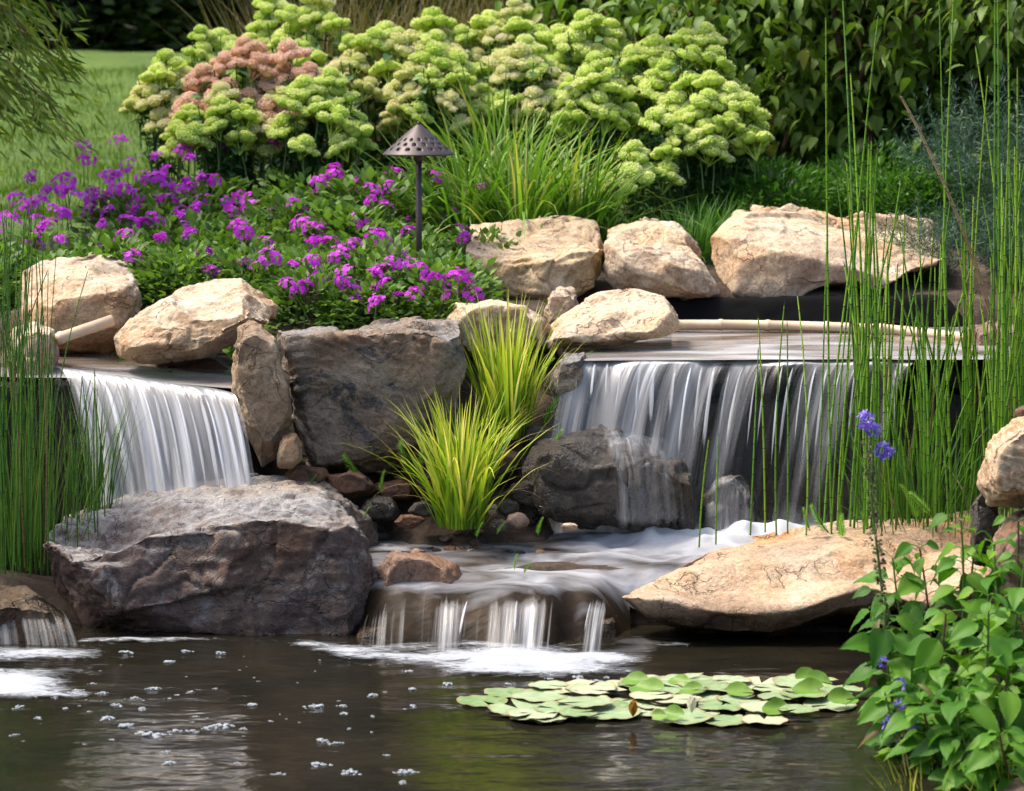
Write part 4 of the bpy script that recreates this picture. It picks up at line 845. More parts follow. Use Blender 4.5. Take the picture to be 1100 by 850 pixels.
fp = [(52, 730, .9), (60, 750, .8), (145, 750, .9), (165, 740, 1.0), (180, 712, 1.1), (135, 701, 1.2), (200, 700, 1.0), (235, 702, 1.0), (115, 772, 1.2), (133, 781, 1.4), (157, 790, 2.0), (172, 790, 1.3), (190, 786, 1.0), (237, 781, 1.7), (153, 762, .9), (207, 786, 1.0), (222, 783, .8), (180, 808, .8), (182, 820, 1.0), (272, 758, 1.0), (300, 832, .9),
      (339, 760, 1.5), (368, 759, .8), (370, 767, .8), (345, 796, 1.0), (360, 799, 1.0), (343, 822, 1.4), (377, 830, 1.5), (435, 830, 1.4), (433, 841, .8), (125, 758, 1.1), (205, 744, .7), (232, 740, .5), (190, 747, .5), (182, 751, .5), (15, 790, .7), (42, 772, .8), (262, 783, .7), (400, 747, .9), (443, 741, .9), (444, 759, .9), (413, 744, .5), (392, 705, .5), (480, 735, 1.0), (440, 722, .9), (560, 725, .9), (590, 730, .8), (600, 722, .9), (620, 728, 1.1),
      (634, 722, 1.3), (640, 732, 1.0), (648, 716, .9), (628, 738, .7), (652, 728, .6), (545, 735, .6), (400, 770, .6), (83, 742, .9), (100, 735, .7), (110, 745, .8), (70, 762, .7), (20, 760, 1.1), (95, 765, .6), (255, 820, .6), (210, 770, .5), (290, 775, .4), (375, 783, .5), (415, 812, .6), (90, 800, .4), (120, 795, .5)]
rg = np.random.default_rng(3)
for i, (x, y, s) in enumerate(fp):
    o = link('foam_clump', clumps[i % 5], None, G(x, y, .0)); s2 = s*.019; o.scale = (s2*1.2, s2, s2*.8); o.rotation_euler = (0, 0, rg.uniform(0, 6))
    tag(o, 'little white clump of foam bubbles floating loose on the dark pond', 'foam clump', 'foam clumps drifting on the pond')
for i in range(45):
    x = rg.uniform(20, 470); y = 705+120*rg.random()**1.3; o = link('foam_clump', clumps[i % 5], None, G(x, y, 0)); s2 = rg.uniform(.003, .006); o.scale = (s2*1.3, s2, s2); o.rotation_euler = (0, 0, rg.uniform(0, 6))
    tag(o, 'little white clump of foam bubbles floating loose on the dark pond', 'foam clump', 'foam clumps drifting on the pond')

# ================================================================== PLANTS
M['verb'] = leaf_mat('verbena_leaf', [(.1, (.05, .1, .018)), (.5, (.115, .22, .04)), (.9, (.22, .36, .08))], trans=.3, spec=.25)
M['purple'] = leaf_mat('verbena_petal', [(.1, (.32, .012, .42)), (.5, (.55, .025, .6)), (.9, (.7, .09, .76))], rough=.6, trans=.35, tcol=(1.2, 1, 1.2))
M['stem'] = leaf_mat('green_stem', [(.2, (.06, .11, .02)), (.8, (.12, .2, .05))], trans=0)
M['sedleaf'] = leaf_mat('sedum_leaf', [(.1, (.03, .07, .022)), (.5, (.055, .125, .038)), (.9, (.12, .22, .06))], rough=.5, trans=.15, spec=.3)
M['sedhead'] = leaf_mat('sedum_floret', [(0, (.34, .5, .07)), (.3, (.58, .74, .15)), (.6, (.76, .84, .27)), (1, (.9, .88, .5))], rough=.8, trans=.2, spec=.1)
M['sedcream'] = leaf_mat('sedum_cream_floret', [(0, (.42, .5, .12)), (.3, (.7, .74, .28)), (.6, (.85, .8, .46)), (1, (.9, .76, .58))], rough=.8, trans=.2, spec=.1)
M['sedpink'] = leaf_mat('sedum_pink_floret', [(0, (.55, .42, .2)), (.3, (.8, .46, .38)), (.6, (.88, .58, .5)), (1, (.9, .78, .62))], rough=.8, trans=.2, spec=.1)
M['grass'] = leaf_mat('ornamental_grass', [(0, (.05, .12, .015)), (.5, (.11, .24, .025)), (.85, (.22, .36, .05)), (1, (.4, .36, .12))], rough=.45, trans=.35)
M['rush'] = leaf_mat('rush_blade', [(0, (.03, .1, .01)), (.5, (.06, .16, .015)), (1, (.2, .28, .05))], trans=.2)
M['yellow'] = leaf_mat('yellow_sedge', [(0, (.08, .2, .012)), (.35, (.24, .42, .02)), (.6, (.56, .62, .05)), (1, (.8, .74, .3))], rough=.45, trans=.35, tcol=(1.15, 1.15, .7))
M['drygrass'] = leaf_mat('dry_tall_grass', [(0, (.05, .07, .015)), (.5, (.12, .12, .035)), (1, (.25, .19, .09))], trans=.25)
M['horse'] = leaf_mat('horsetail_green', [(0, (.05, .14, .006)), (.5, (.1, .25, .01)), (1, (.24, .4, .02))], rough=.45, trans=0, jit=.5)
M['horsel'] = leaf_mat('deep_green_horsetail', [(0, (.025, .09, .008)), (.5, (.05, .15, .01)), (1, (.12, .25, .02))], rough=.45, trans=0, jit=.5)
M['horsenode'] = plain('horsetail_joint', (.02, .02, .01), .7)
M['shrub'] = leaf_mat('shrub_leaf', [(0, (.06, .12, .014)), (.45, (.12, .21, .03)), (.8, (.2, .31, .06)), (1, (.3, .2, .09))], rough=.5, trans=.3, spec=.3)
M['bark'] = plain('reddish_bark', (.1, .045, .03), .85)
M['blue'] = leaf_mat('blue_green_needle', [(0, (.025, .06, .035)), (.5, (.055, .12, .07)), (1, (.11, .2, .13))], trans=.1)
M['willow'] = leaf_mat('willow_leaf', [(0, (.06, .12, .01)), (.5, (.14, .22, .025)), (1, (.3, .34, .06))], trans=.3)
M['broad'] = leaf_mat('broad_bright_leaf', [(0, (.035, .12, .01)), (.5, (.075, .21, .016)), (1, (.17, .32, .03))], rough=.5, trans=.35, spec=.25)
M['feather'] = leaf_mat('feather_leaf', [(0, (.07, .2, .015)), (.5, (.13, .32, .025)), (1, (.24, .42, .05))], trans=.3)
M['lob'] = leaf_mat('lobelia_petal', [(0, (.1, .05, .42)), (.5, (.22, .14, .62)), (1, (.42, .3, .78))], trans=.3, tcol=(1, 1, 1.2))
M['seed'] = leaf_mat('dry_seed_pod', [(0, (.07, .1, .02)), (.5, (.14, .14, .05)), (1, (.24, .15, .1))], trans=.1)
M['conif'] = leaf_mat('dark_tree_leaf', [(0, (.004, .008, .003)), (.5, (.01, .018, .006)), (1, (.02, .034, .01))], trans=.05)
M['hedge'] = leaf_mat('dark_hedge_leaf', [(0, (.012, .022, .006)), (.5, (.025, .045, .01)), (1, (.05, .08, .02))], trans=.1, spec=.15)
M['lawnb'] = leaf_mat('lawn_blade', [(0, (.065, .14, .012)), (.5, (.1, .185, .018)), (1, (.15, .23, .03))], trans=.2, spec=.1)
M['cover'] = leaf_mat('ground_cover_leaf', [(0, (.03, .09, .012)), (.5, (.06, .17, .02)), (1, (.12, .25, .04))], trans=.3)
M['brownleaf'] = leaf_mat('withered_leaf', [(0, (.12, .06, .02)), (.6, (.3, .2, .1)), (1, (.5, .42, .25))], trans=.3)

def rdir(rg, n, up=.3):
    d = rg.normal(0, 1, (n, 3)); d[:, 2] = d[:, 2]*.5+up; return norm(d)
SMALL = leaf_tpl(3, .62, .25, .1, .4); OVAL = leaf_tpl(4, .6, .3, .12, .5); OVATE = leaf_tpl(4, .5, .45, .14, .38); LANCE = leaf_tpl(3, .13, .35, .03, .4); NEEDLE = leaf_tpl(1, .07, 0, 0, .5)

# --- verbena bed
def dome_leaves(rg, n, r, h, tpl, smin, smax, shell=.45):
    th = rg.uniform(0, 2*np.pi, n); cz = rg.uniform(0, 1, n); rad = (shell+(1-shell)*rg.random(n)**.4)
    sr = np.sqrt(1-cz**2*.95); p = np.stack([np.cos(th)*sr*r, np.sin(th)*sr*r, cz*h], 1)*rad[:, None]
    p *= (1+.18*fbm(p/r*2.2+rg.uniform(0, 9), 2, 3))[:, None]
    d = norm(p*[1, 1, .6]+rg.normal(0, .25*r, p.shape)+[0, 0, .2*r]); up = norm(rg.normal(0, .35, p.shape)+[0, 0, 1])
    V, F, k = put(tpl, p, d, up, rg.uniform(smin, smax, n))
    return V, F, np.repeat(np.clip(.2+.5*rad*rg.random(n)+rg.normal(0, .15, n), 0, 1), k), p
vmesh = []
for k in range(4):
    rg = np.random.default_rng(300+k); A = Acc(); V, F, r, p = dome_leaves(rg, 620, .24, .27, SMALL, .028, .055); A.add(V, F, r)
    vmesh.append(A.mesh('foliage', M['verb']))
def flower_mesh(seed, rr=.045, nfl=26):
    rg = np.random.default_rng(seed); A = Acc(); th = rg.uniform(0, 2*np.pi, nfl); q = np.sqrt(rg.random(nfl))
    c = np.stack([np.cos(th)*q*rr, np.sin(th)*q*rr, (1-q**2)*rr*.6+rg.normal(0, .004, nfl)], 1); nrm = norm(c*[1, 1, .5]+[0, 0, .035]+rg.normal(0, .008, c.shape))
    pt = (np.array([(0, 0, 0), (.5, -.34, .05), (1, -.22, 0), (1, .22, 0), (.5, .34, .05)]), None)
    for i in range(nfl):
        n = nrm[i]; a = norm(np.cross(n, [.3, .9, .1])); b = np.cross(n, a); r = rg.uniform(.3, 1); s = rg.uniform(.0095, .013)
        for j in range(5):
            t = j*1.2566+i; X = a*math.cos(t)+b*math.sin(t); Yv = np.cross(n, X)
            V = np.array([c[i], c[i]+s*(X*.6-Yv*.36+n*.12), c[i]+s*(X*1.05), c[i]+s*(X*.6+Yv*.36+n*.12)]); A.add(V, [[0, 1, 2, 3]], r*.8+.1*rg.random())
    return A.mesh('flower_head', M['purple'], smooth=False)
fl = [flower_mesh(400+k, .032+.006*k) for k in range(5)]
def stem_mesh(h=.2, seed=0, r=.0022, mat='stem'):
    rg = np.random.default_rng(seed); p = np.array([(0, 0, -h), (rg.normal(0, .01), rg.normal(0, .01), -h*.5), (0, 0, 0)]); V, F = tube(p, [r*1.3, r, r*.8], 5, False)
    return mesh('flower_stem', V, F, M[mat], attrs={'rnd': np.full(len(V), .5)})
fst = stem_mesh()
flowers = [(88, 158), (94, 168), (128, 153), (33, 192), (118, 194), (140, 178), (168, 168), (170, 186), (155, 192), (200, 162), (205, 170), (222, 138), (222, 146), (240, 158), (298, 130), (295, 156), (68, 198), (70, 202), (120, 195), (125, 190), (148, 212), (177, 185), (180, 208), (216, 190), (222, 196), (230, 193), (207, 204), (60, 230), (68, 228), (40, 218), (42, 240), (16, 215), (4, 232),
           (95, 230), (116, 232), (150, 240), (155, 242), (138, 216), (142, 222), (170, 218), (180, 222), (145, 242), (134, 260), (140, 262), (143, 278), (68, 262), (42, 267), (38, 262), (176, 262), (165, 298), (195, 300), (218, 272), (226, 295), (232, 292), (203, 255), (256, 250), (262, 250), (268, 222), (265, 215), (322, 245), (320, 230), (335, 262), (345, 200), (361, 180), (362, 192), (340, 265),
           (400, 205), (404, 212), (383, 203), (420, 200), (466, 195), (522, 207), (400, 220), (425, 188), (332, 282), (338, 288), (345, 250), (385, 240), (396, 247), (405, 260), (440, 250), (465, 242), (497, 254), (500, 262), (318, 318), (328, 312), (335, 320), (312, 310), (370, 300), (366, 306), (404, 300), (410, 292), (425, 285), (420, 290), (402, 310), (428, 278), (440, 290),
           (445, 320), (428, 322), (460, 300), (466, 310), (480, 312), (484, 320), (500, 298), (506, 320), (490, 300), (455, 290), (380, 325), (406, 332), (352, 265), (290, 280), (285, 265), (380, 268), (250, 232), (275, 290), (240, 218), (78, 205), (100, 205), (192, 236), (210, 225), (130, 205), (28, 225), (52, 205)]
cells = {}
rg = np.random.default_rng(11)
yy = 11.95
while yy < 14.35:
    xl = (-30-550)/FPX*yy; xr = (515-550)/FPX*yy if yy < 13 else (440-550)/FPX*yy
    x = xl+rg.uniform(0, .1)
    while x < xr:
        if not (yy > 13.15 and x < (125-550)/FPX*yy) and not (yy < 12.45 and x < (150-550)/FPX*yy) and not (yy < 11.9 and x < (300-550)/FPX*yy): cells[(round(x, 2), round(yy+rg.uniform(-.06, .06), 2))] = None
        x += .27+rg.uniform(-.03, .03)
    yy += .25
for i, (x, y) in enumerate(list(cells)):
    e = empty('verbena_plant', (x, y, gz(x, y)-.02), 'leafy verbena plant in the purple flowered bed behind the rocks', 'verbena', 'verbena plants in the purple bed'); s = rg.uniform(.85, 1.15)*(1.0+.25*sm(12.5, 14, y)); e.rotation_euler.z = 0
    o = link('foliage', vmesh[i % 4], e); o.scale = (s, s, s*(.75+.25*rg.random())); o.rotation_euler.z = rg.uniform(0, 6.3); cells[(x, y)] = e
keys = np.array(list(cells))
bpy.context.view_layer.update(); dgf = bpy.context.evaluated_depsgraph_get()
def add_flower(px, py, off=0.0):
    o_ = Vector((0, 0, CAMZ)); dr = (P(px, py, 10)-o_).normalized(); ok, loc, nn, ix, ob, mt = S.ray_cast(dgf, o_, dr)
    if ok and ob.name.startswith('foliage'): p = loc-dr*.03+Vector((0, 0, .01))
    else: p = P(px, py, 11.95+(322-py)*(2.35/165))
    d = np.hypot(keys[:, 0]-p.x, keys[:, 1]-p.y-.08); e = cells[tuple(keys[d.argmin()])]
    o = link('flower_head', fl[rg.integers(5)], e, p-e.location); s = rg.uniform(.75, 1.25); o.scale = (s, s, s)
    o.rotation_euler = (R(32)+rg.normal(0, .3), rg.normal(0, .3), rg.uniform(0, 6))
    st = link('flower_stem', fst, e, p-e.location); st.rotation_euler = (rg.normal(0, .15), rg.normal(0, .15), 0)
flowers += [(rg.uniform(10, 500), rg.uniform(190, 318)) for _ in range(30)]+[(rg.uniform(5, 280), rg.uniform(185, 262)) for _ in range(14)]
flowers = [f for f in flowers if not (f[0] < 290 and f[1] > 296+max(0, 150-f[0])*-.2)]
for px, py in flowers: add_flower(px+rg.normal(0, 1.5), py+rg.normal(0, 1.5))

# --- sedum
def quad_ball(nu=10, nv=6):
    V = [(math.sin(np.pi*j/nv)*math.cos(2*np.pi*i/nu), math.sin(np.pi*j/nv)*math.sin(2*np.pi*i/nu), math.cos(np.pi*j/nv)) for j in range(nv+1) for i in range(nu)]
    return np.array(V), np.array([(j*nu+i, (j+1)*nu+i, (j+1)*nu+(i+1) % nu, j*nu+(i+1) % nu) for j in range(nv) for i in range(nu)])
IVQ, IFQ = quad_ball()
def sedum_head(seed, mat):
    rg = np.random.default_rng(seed); A = Acc(); nl = rg.integers(8, 12); OV, OF = ico(1, 1)
    OV = OV*[1, 1, .8]
    lobes = [(0, 0, .045, .04)]+[(math.cos(t)*r, math.sin(t)*r, .03-.028*(r/.07)**1.5, rg.uniform(.022, .034)) for t, r in zip(np.linspace(0, 2*np.pi, nl)[:-1]+rg.normal(0, .2, nl-1), rg.uniform(.04, .072, nl-1))]
    for lx, ly, lz, lr in lobes:
        A.add(IVQ*[lr*.86, lr*.86, lr*.6]+[lx, ly, lz-.002], IFQ, .12)
        n = int(88*(lr/.03)**2); i = np.arange(n); ph = i*2.399963; cz = 1-1.05*(i+.5)/n; sr = np.sqrt(np.maximum(0, 1-cz**2))
        c = np.stack([lx+np.cos(ph)*sr*lr, ly+np.sin(ph)*sr*lr, lz+cz*lr*.75], 1)+rg.normal(0, .0012, (n, 3))
        lr_ = rg.normal(0, .12)
        for p in c:
            s = rg.uniform(.003, .0052); A.add(OV4*s+p*[1, 1, 1]+rg.normal(0, .0016, 3), OF4, np.clip(.42+.35*(p[2]-lz)/lr+lr_+rg.normal(0, .22), 0, 1))
    for t in np.linspace(0, 2*np.pi, 8)[:-1]:
        V, F = tube([(0, 0, -.06), (math.cos(t)*.025, math.sin(t)*.025, -.02), (math.cos(t)*.05, math.sin(t)*.05, .012)], [.003, .002, .0015], 4, False); A.add(V, F, .15)
    return A.mesh('flower_head', mat)
OV4 = np.array([(1, 0, 0), (0, 1, 0), (-1, 0, 0), (0, -1, 0), (0, 0, 1), (0, 0, -.6)], float)
OF4 = np.array([(0, 1, 4, 4), (1, 2, 4, 4), (2, 3, 4, 4), (3, 0, 4, 4)])
OV4 = np.array([(1, 0, -.3), (0, 1, -.3), (-1, 0, -.3), (0, -1, -.3), (.45, .45, .6), (-.45, .45, .6), (-.45, -.45, .6), (.45, -.45, .6)])
OF4 = np.array([(0, 1, 5, 4), (1, 2, 6, 5), (2, 3, 7, 6), (3, 0, 4, 7), (4, 5, 6, 7)])
heads = {k: [sedum_head(500+i, M[m_]) for i in range(4)] for k, m_ in (('g', 'sedhead'), ('c', 'sedcream'), ('p', 'sedpink'))}
sstem = []
def sedum_foliage(seed, r=.3, h=.8):
    rg = np.random.default_rng(seed); A = Acc()
    for k in range(16):
        t = rg.uniform(0, 6.28); q = rg.random()**.5*r*.9; top = np.array([math.cos(t)*q, math.sin(t)*q, h*rg.uniform(.8, 1)]); b = top*[.3, .3, 0]
        V, F = tube([b, (b+top)/2+[0, 0, .03], top], [.007, .006, .004], 5, False); A.add(V, F, .5)
        n = 26; tt = rg.uniform(.08, .98, n); pp = b+(top-b)*tt[:, None]; az = rg.uniform(0, 6.28, n)
        d = np.stack([np.cos(az), np.sin(az), rg.uniform(-.2, .5, n)], 1); V, F, kk = put(OVAL, pp, norm(d), norm(rg.normal(0, .25, (n, 3))+[0, 0, 1]), rg.uniform(.06, .105, n)); A.add(V, F, np.repeat(np.clip(.15+.6*tt*rg.random(n)+.1, 0, 1), kk))
    return A.mesh('foliage', M['sedleaf'])
sfol = [sedum_foliage(520+k) for k in range(4)]
sst = stem_mesh(.16, 1, .004)
# px, Y, py of the top, half width px, kind weights, label
sed = [(178, 14.9, 62, 34, 'gcc', 'cream and lime sedum at the left end of the flowering row beside the lawn'), (236, 14.4, 96, 48, 'ggc', 'sedum with big lime domes hanging low over the purple verbena at left'), (228, 15.3, 26, 34, 'g', 'small lime sedum poking up against the dark trees at the back left'),
       (258, 14.7, 52, 58, 'pp', 'sedum with dusty pink flower heads at the left of the row'), (335, 15.4, 8, 55, 'cg', 'tall lime and cream sedum behind the pink-headed one'), (345, 14.3, 92, 44, 'g', 'sedum with round lime heads left of the path light'), (290, 15.8, 4, 30, 'g', 'farthest lime sedum reaching the top edge near the dark trees'),
       (405, 15.0, 30, 55, 'cg', 'creamy green sedum above and behind the path light'), (325, 14.6, 60, 44, 'ppc', 'sedum with salmon flat heads between cream and lime ones'), (465, 14.7, 62, 45, 'cgc', 'sedum with tan-cream heads right above the path light'), (470, 15.5, 22, 50, 'gc', 'lime sedum behind the tan-cream one near the middle'),
       (545, 15.5, 8, 55, 'gc', 'tallest lime sedum in the middle of the row touching the top edge'), (560, 14.8, 50, 50, 'cg', 'pale sedum directly behind the arching green grass'), (630, 15.3, 18, 52, 'g', 'lime sedum right of the tallest one'), (640, 14.5, 62, 42, 'g', 'loose sedum with separate small heads right of the arching grass'),
       (695, 15.0, 40, 42, 'g', 'green sedum with small round heads before the leafy shrub'), (745, 14.6, 34, 42, 'g', 'sedum with bright stacked domes near the right end of the row'), (775, 14.3, 92, 44, 'g', 'last sedum of the row leaning right over the broad boulders'), (720, 14.2, 110, 40, 'g', 'low sedum with dark leaves above the spotted tan boulder'), (690, 14.0, 165, 36, 'g', 'low dark-leaved sedum behind the gap between the two tan boulders')]
for i, (px, Y, py, hw, kind, lab) in enumerate(sed):
    rg = np.random.default_rng(600+i); top = P(px, py, Y); g = gz(top.x, Y); H = top.z-g
    e = empty('sedum_plant', (top.x, Y, g), lab, 'sedum', 'sedums in the row behind the purple bed'); hwm = hw/FPX*Y
    f = link('foliage', sfol[i % 4], e); f.scale = (hwm/.3*1.05, hwm/.3*1.05, (H-.05)/.8); f.rotation_euler.z = rg.uniform(0, 6)
    n = 19 if hw > 42 else 13
    if i >= 18: n = 5
    pts = []
    for k in range(200):
        if len(pts) >= n: break
        t = rg.uniform(0, 6.28); q = rg.random()**.55; z = H*(1-.38*q**2)-.03+rg.normal(0, .02); c = np.array([math.cos(t)*q*hwm*1.05, math.sin(t)*q*hwm*.9, z])
        if math.sin(t)*q > .5: continue
        if all(np.linalg.norm((c-o)*[1, .7, 1.2]) > .1 for o in pts): pts.append(c)
    for c in pts:
        k = kind[rg.integers(len(kind))] if rg.random() < .85 else 'g'
        o = link('flower_head', heads[k][rg.integers(4)], e, Vector(c)); s = rg.uniform(.85, 1.3); o.scale = (s, s, s); o.rotation_euler = (c[1]/hwm*-.3+.2, c[0]/hwm*.35, rg.uniform(0, 6))
        st = link('flower_stem', sst, e, Vector(c)-Vector((0, 0, .03))); st.rotation_euler = (rg.normal(0, .1), rg.normal(0, .1)-c[0]*.3, 0)

# --- grasses
def grass_clump(name, px, py, Y, n, length, width, lean, curl, mat, label, cat, z=None, spread=.06, seed=0, dead=0.0, group=None, wig=.05, cv=None):
    rg = np.random.default_rng(seed); p = P(px, py, Y); p.z = gz(p.x, p.y)-.01 if z is None else z
    az = rg.uniform(0, 2*np.pi, n); q = rg.random(n)**.6; base = np.stack([np.cos(az)*q*spread, np.sin(az)*q*spread, np.zeros(n)], 1)
    az2 = az+rg.normal(0, .5, n)
    V, F, k, pts = blades(base, az2, np.abs(rg.normal(0, lean, n))*(.3+q), length*rg.uniform(.55, 1.05, n), width*rg.uniform(.6, 1.2, n), np.abs(rg.normal(curl, curl*.55, n)), rg=rg, seg=8, wiggle=wig)
    r = np.clip(rg.normal(.5, .24, n), 0, 1); e = empty(name, p, label, cat, group)
    tipv = np.tile(np.repeat(np.linspace(-.25, .3, 9), 3), n)
    link('blades' if False else 'grass_blades', mesh('grass_blades', V, F, M[mat], attrs={'rnd': np.clip(np.repeat(r, k)+tipv*.8, 0, 1)}), e)
    return e, rg
def tagm(o, *a, **k): return tag(o, *a, **k)
def grass1(name, px, py, Y, n, length, width, lean, curl, mat, label, cat, **kw):
    e, rg = grass_clump(name, px, py, Y, n, length, width, lean, curl, mat, label, cat, **kw)
    return e
zlow = P(495, 566, 10.86).z
e = grass1('yellow_grass', 495, 566, 10.86, 250, .54, .0145, .25, .62, 'yellow', 'lower yellow grass tuft growing from the pebbles at the pool edge', 'grass tuft', z=zlow, spread=.085, seed=1)
def dead_blades(e, spec, mat='brownleaf'):
    for az, lean, ln, curl, wd in spec:
        V, F, k, _ = blades(np.array([[0, 0, .02]]), np.array([az]), np.array([lean]), np.array([ln]), np.array([wd]), np.array([curl]), seg=10, twist=0.)
        link('withered_blade', mesh('withered_blade', V, F, M[mat], attrs={'rnd': np.full(len(V), .7)}), e)
dead_blades(e, [(0, .5, .5, 1.9, .009), (-.2, .7, .45, 2.2, .008), (3.3, .6, .42, 2.0, .008), (2.9, .9, .4, 1.6, .008), (.3, .9, .42, 1.2, .008), (3.0, .35, .55, 1.3, .008), (-.1, .3, .62, 1.2, .012), (.1, .35, .6, 1.5, .012)])
zup = P(545, 470, 11.3).z
e = grass1('yellow_grass', 545, 470, 11.3, 165, .56, .0135, .19, .4, 'yellow', 'upper yellow grass tuft rising beside the dark blue-grey rock', 'grass tuft', z=zup, spread=.08, seed=2)
dead_blades(e, [(0, .6, .45, 2.1, .008), (3.2, .5, .4, 1.9, .007), (.2, .1, .5, .3, .012)])

for i, (px, py, Y, n, ln, lab) in enumerate([(500, 246, 13.7, 230, .72, 'arching green grass clump just right of the path light'), (560, 246, 13.6, 300, .8, 'tallest arching green grass clump behind the golden boulder'), (618, 244, 13.7, 260, .7, 'arching green grass clump spilling over the golden boulder\'s right end'), (535, 232, 14.2, 200, .85, 'upright green grass clump rearmost among the arching grasses')]):
    grass1('ornamental_grass', px, py, Y, int(n*.8), ln*1.05, .021, .42, 1.15, 'grass', lab, 'ornamental grass', spread=.1, seed=10+i, group='green grasses behind the golden boulder')
for i in range(7):
    grass1('tall_dry_grass', 318+i*64, 200, 17.2+.3*(i % 2), 300, 1.35, .014, .2, .5, 'drygrass', 'brownish tall grass in the strip behind the sedums, along the top edge', 'tall grass', spread=.25, seed=30+i, group='brownish tall grasses behind the sedums')
for i, (px, Y, ln, lab) in enumerate([(742, 13.6, .34, 'short green grass tuft in the gap left of the broadest boulder'), (650, 13.6, .3, 'short green tuft behind the joint of golden and spotted boulders'), (775, 14.0, .3, 'short green tuft behind the left shoulder of the broadest boulder')]):
    grass1('grass_tuft', px, 260, Y, 260, ln, .01, .5, .9, 'cover', lab, 'grass tuft', spread=.12, seed=40+i)

# lawn blades (uncountable)
rg = np.random.default_rng(41); n = 26000; yb = 14.6+12*rg.random(n)**1.5; xb = rg.uniform(-.19, -.06, n)*yb
V, F, k, _ = blades(np.stack([xb, yb, ground_h(xb, yb)], 1), rg.uniform(0, 6.28, n), np.abs(rg.normal(0, .35, n)), rg.uniform(.03, .07, n), np.full(n, .006), rg.uniform(.1, .8, n), seg=2, rg=rg)
tag(link('lawn_grass', mesh('lawn_grass', V, F, M['lawnb'], attrs={'rnd': np.repeat(rg.random(n), k)})), 'short green lawn grass on the slope behind the beds', kind='stuff')

# --- ground-cover mounds behind the broadest boulder
cm = []
for k in range(3):
    rg = np.random.default_rng(700+k); A = Acc(); V, F, r, p = dome_leaves(rg, 1100, .3, .26, leaf_tpl(2, .3, .2, .05, .45), .03, .06, .5); A.add(V, F, r); cm.append(A.mesh('ground_cover_plant', M['cover']))
rg = np.random.default_rng(710)
for i in range(16):
    px = 800+i%8*34+rg.uniform(-8, 8); Y = 14.3+(i//8)*.5; p = P(px, 200, Y)
    o = link('ground_cover_plant', cm[i % 3], None, (p.x, Y, gz(p.x, Y)+.02)); s = rg.uniform(.85, 1.2); o.scale = (s, s, s); o.rotation_euler.z = rg.uniform(0, 6)
    tag(o, 'low fine-leaved green mound behind the broadest boulder', 'ground cover', 'low green mounds behind the broadest boulder')

# --- leafy shrubs at the right back
def branchy(rg, h, r, nb, depth=3, start=(0, 0, 0)):
    """limb polylines of a spreading shrub"""
    out = []; tips = []
    def grow(p, d, ln, rad, lv):
        pts = [p]; q = np.array(p, float); dd = np.array(d, float)
        for _ in range(5):
            dd = norm(dd+rg.normal(0, .16, 3)+[0, 0, .04]); q = q+dd*ln/5; pts.append(q.copy())
        out.append((np.array(pts), np.linspace(rad, rad*.55, 6)))
        for i in range(2, 6): tips.append(pts[i])
        if lv > 0:
            for _ in range(rg.integers(2, 4)):
                k = rg.integers(2, 6); grow(pts[k], norm(dd+rg.normal(0, .65, 3)), ln*rg.uniform(.5, .75), rad*.55, lv-1)
    for i in range(nb):
        t = i*2*np.pi/nb+rg.normal(0, .3); grow(np.array([math.cos(t)*.06, math.sin(t)*.06, 0]), norm(np.array([math.cos(t)*.55, math.sin(t)*.55, 1])), h*.62, r, depth)
    return out, np.array(tips)
def shrub_parts(seed, h, nleaf, tpl, smin, smax, mat, hang=.5, rr=.03, spread=.16, nb=5, bark='bark', wid=1.0, side=1.0):
    rg = np.random.default_rng(seed); br, tips = branchy(rg, h, rr, nb)
    B_ = Acc()
    for pts, rad in br:
        V, F = tube(pts*[side, side, 1], rad, 5, False); B_.add(V, F, .5)
    k = rg.integers(0, len(tips), nleaf); p = tips[k]*[side, side, 1]+rg.normal(0, spread, (nleaf, 3))
    az = rg.uniform(0, 6.28, nleaf); d = np.stack([np.cos(az), np.sin(az), -hang+rg.normal(0, .35, nleaf)], 1)
    V, F, kk = put(tpl, p, norm(d), norm(rg.normal(0, .35, (nleaf, 3))+[0, 0, 1]), rg.uniform(smin, smax, nleaf)); A = Acc(); A.add(V, F, np.repeat(np.clip(rg.normal(.45, .25, nleaf), 0, 1), kk))
    return B_.mesh('branch', M[bark]), A.mesh('crown', M[mat])
sh = [shrub_parts(800+k, 1.9, 4300, OVATE, .07, .12, 'shrub', hang=.5, spread=.12, side=.85) for k in range(3)]
for i, (px, Y, s, lab) in enumerate([(700, 16.6, .9, 'leafy shrub right behind the sedum row with drooping oval leaves'), (790, 15.9, .95, 'leafy shrub standing above the gap right of the sedums'), (880, 16.3, 1.0, 'leafy shrub with reddish stems in the middle of the right-hand thicket'), (965, 15.7, 1.0, 'leafy shrub behind the blue-green feathery bush'), (1060, 16.0, 1.05, 'leafy shrub cut by the right frame edge behind the horsetails'),
                                (1180, 16.2, 1.1, 'leafy shrub past the thicket\'s right end'), (760, 17.6, 1.15, 'taller leafy shrub in the thicket\'s second row behind the sedum end'), (930, 17.6, 1.2, 'taller leafy shrub in the thicket\'s second row behind the reddish stems'), (1090, 17.6, 1.15, 'taller leafy shrub in the thicket\'s second row at its right end')]):
    p = P(px, 200, Y); e = empty('leafy_shrub', (p.x, Y, gz(p.x, Y)-.02), lab, 'shrub', 'leafy shrubs at the back right', i*1.7); bm_, cr = sh[i % 3]
    a = link('branch', bm_, e); b = link('crown', cr, e)
    for o in (a, b): o.scale = (s, s, s)
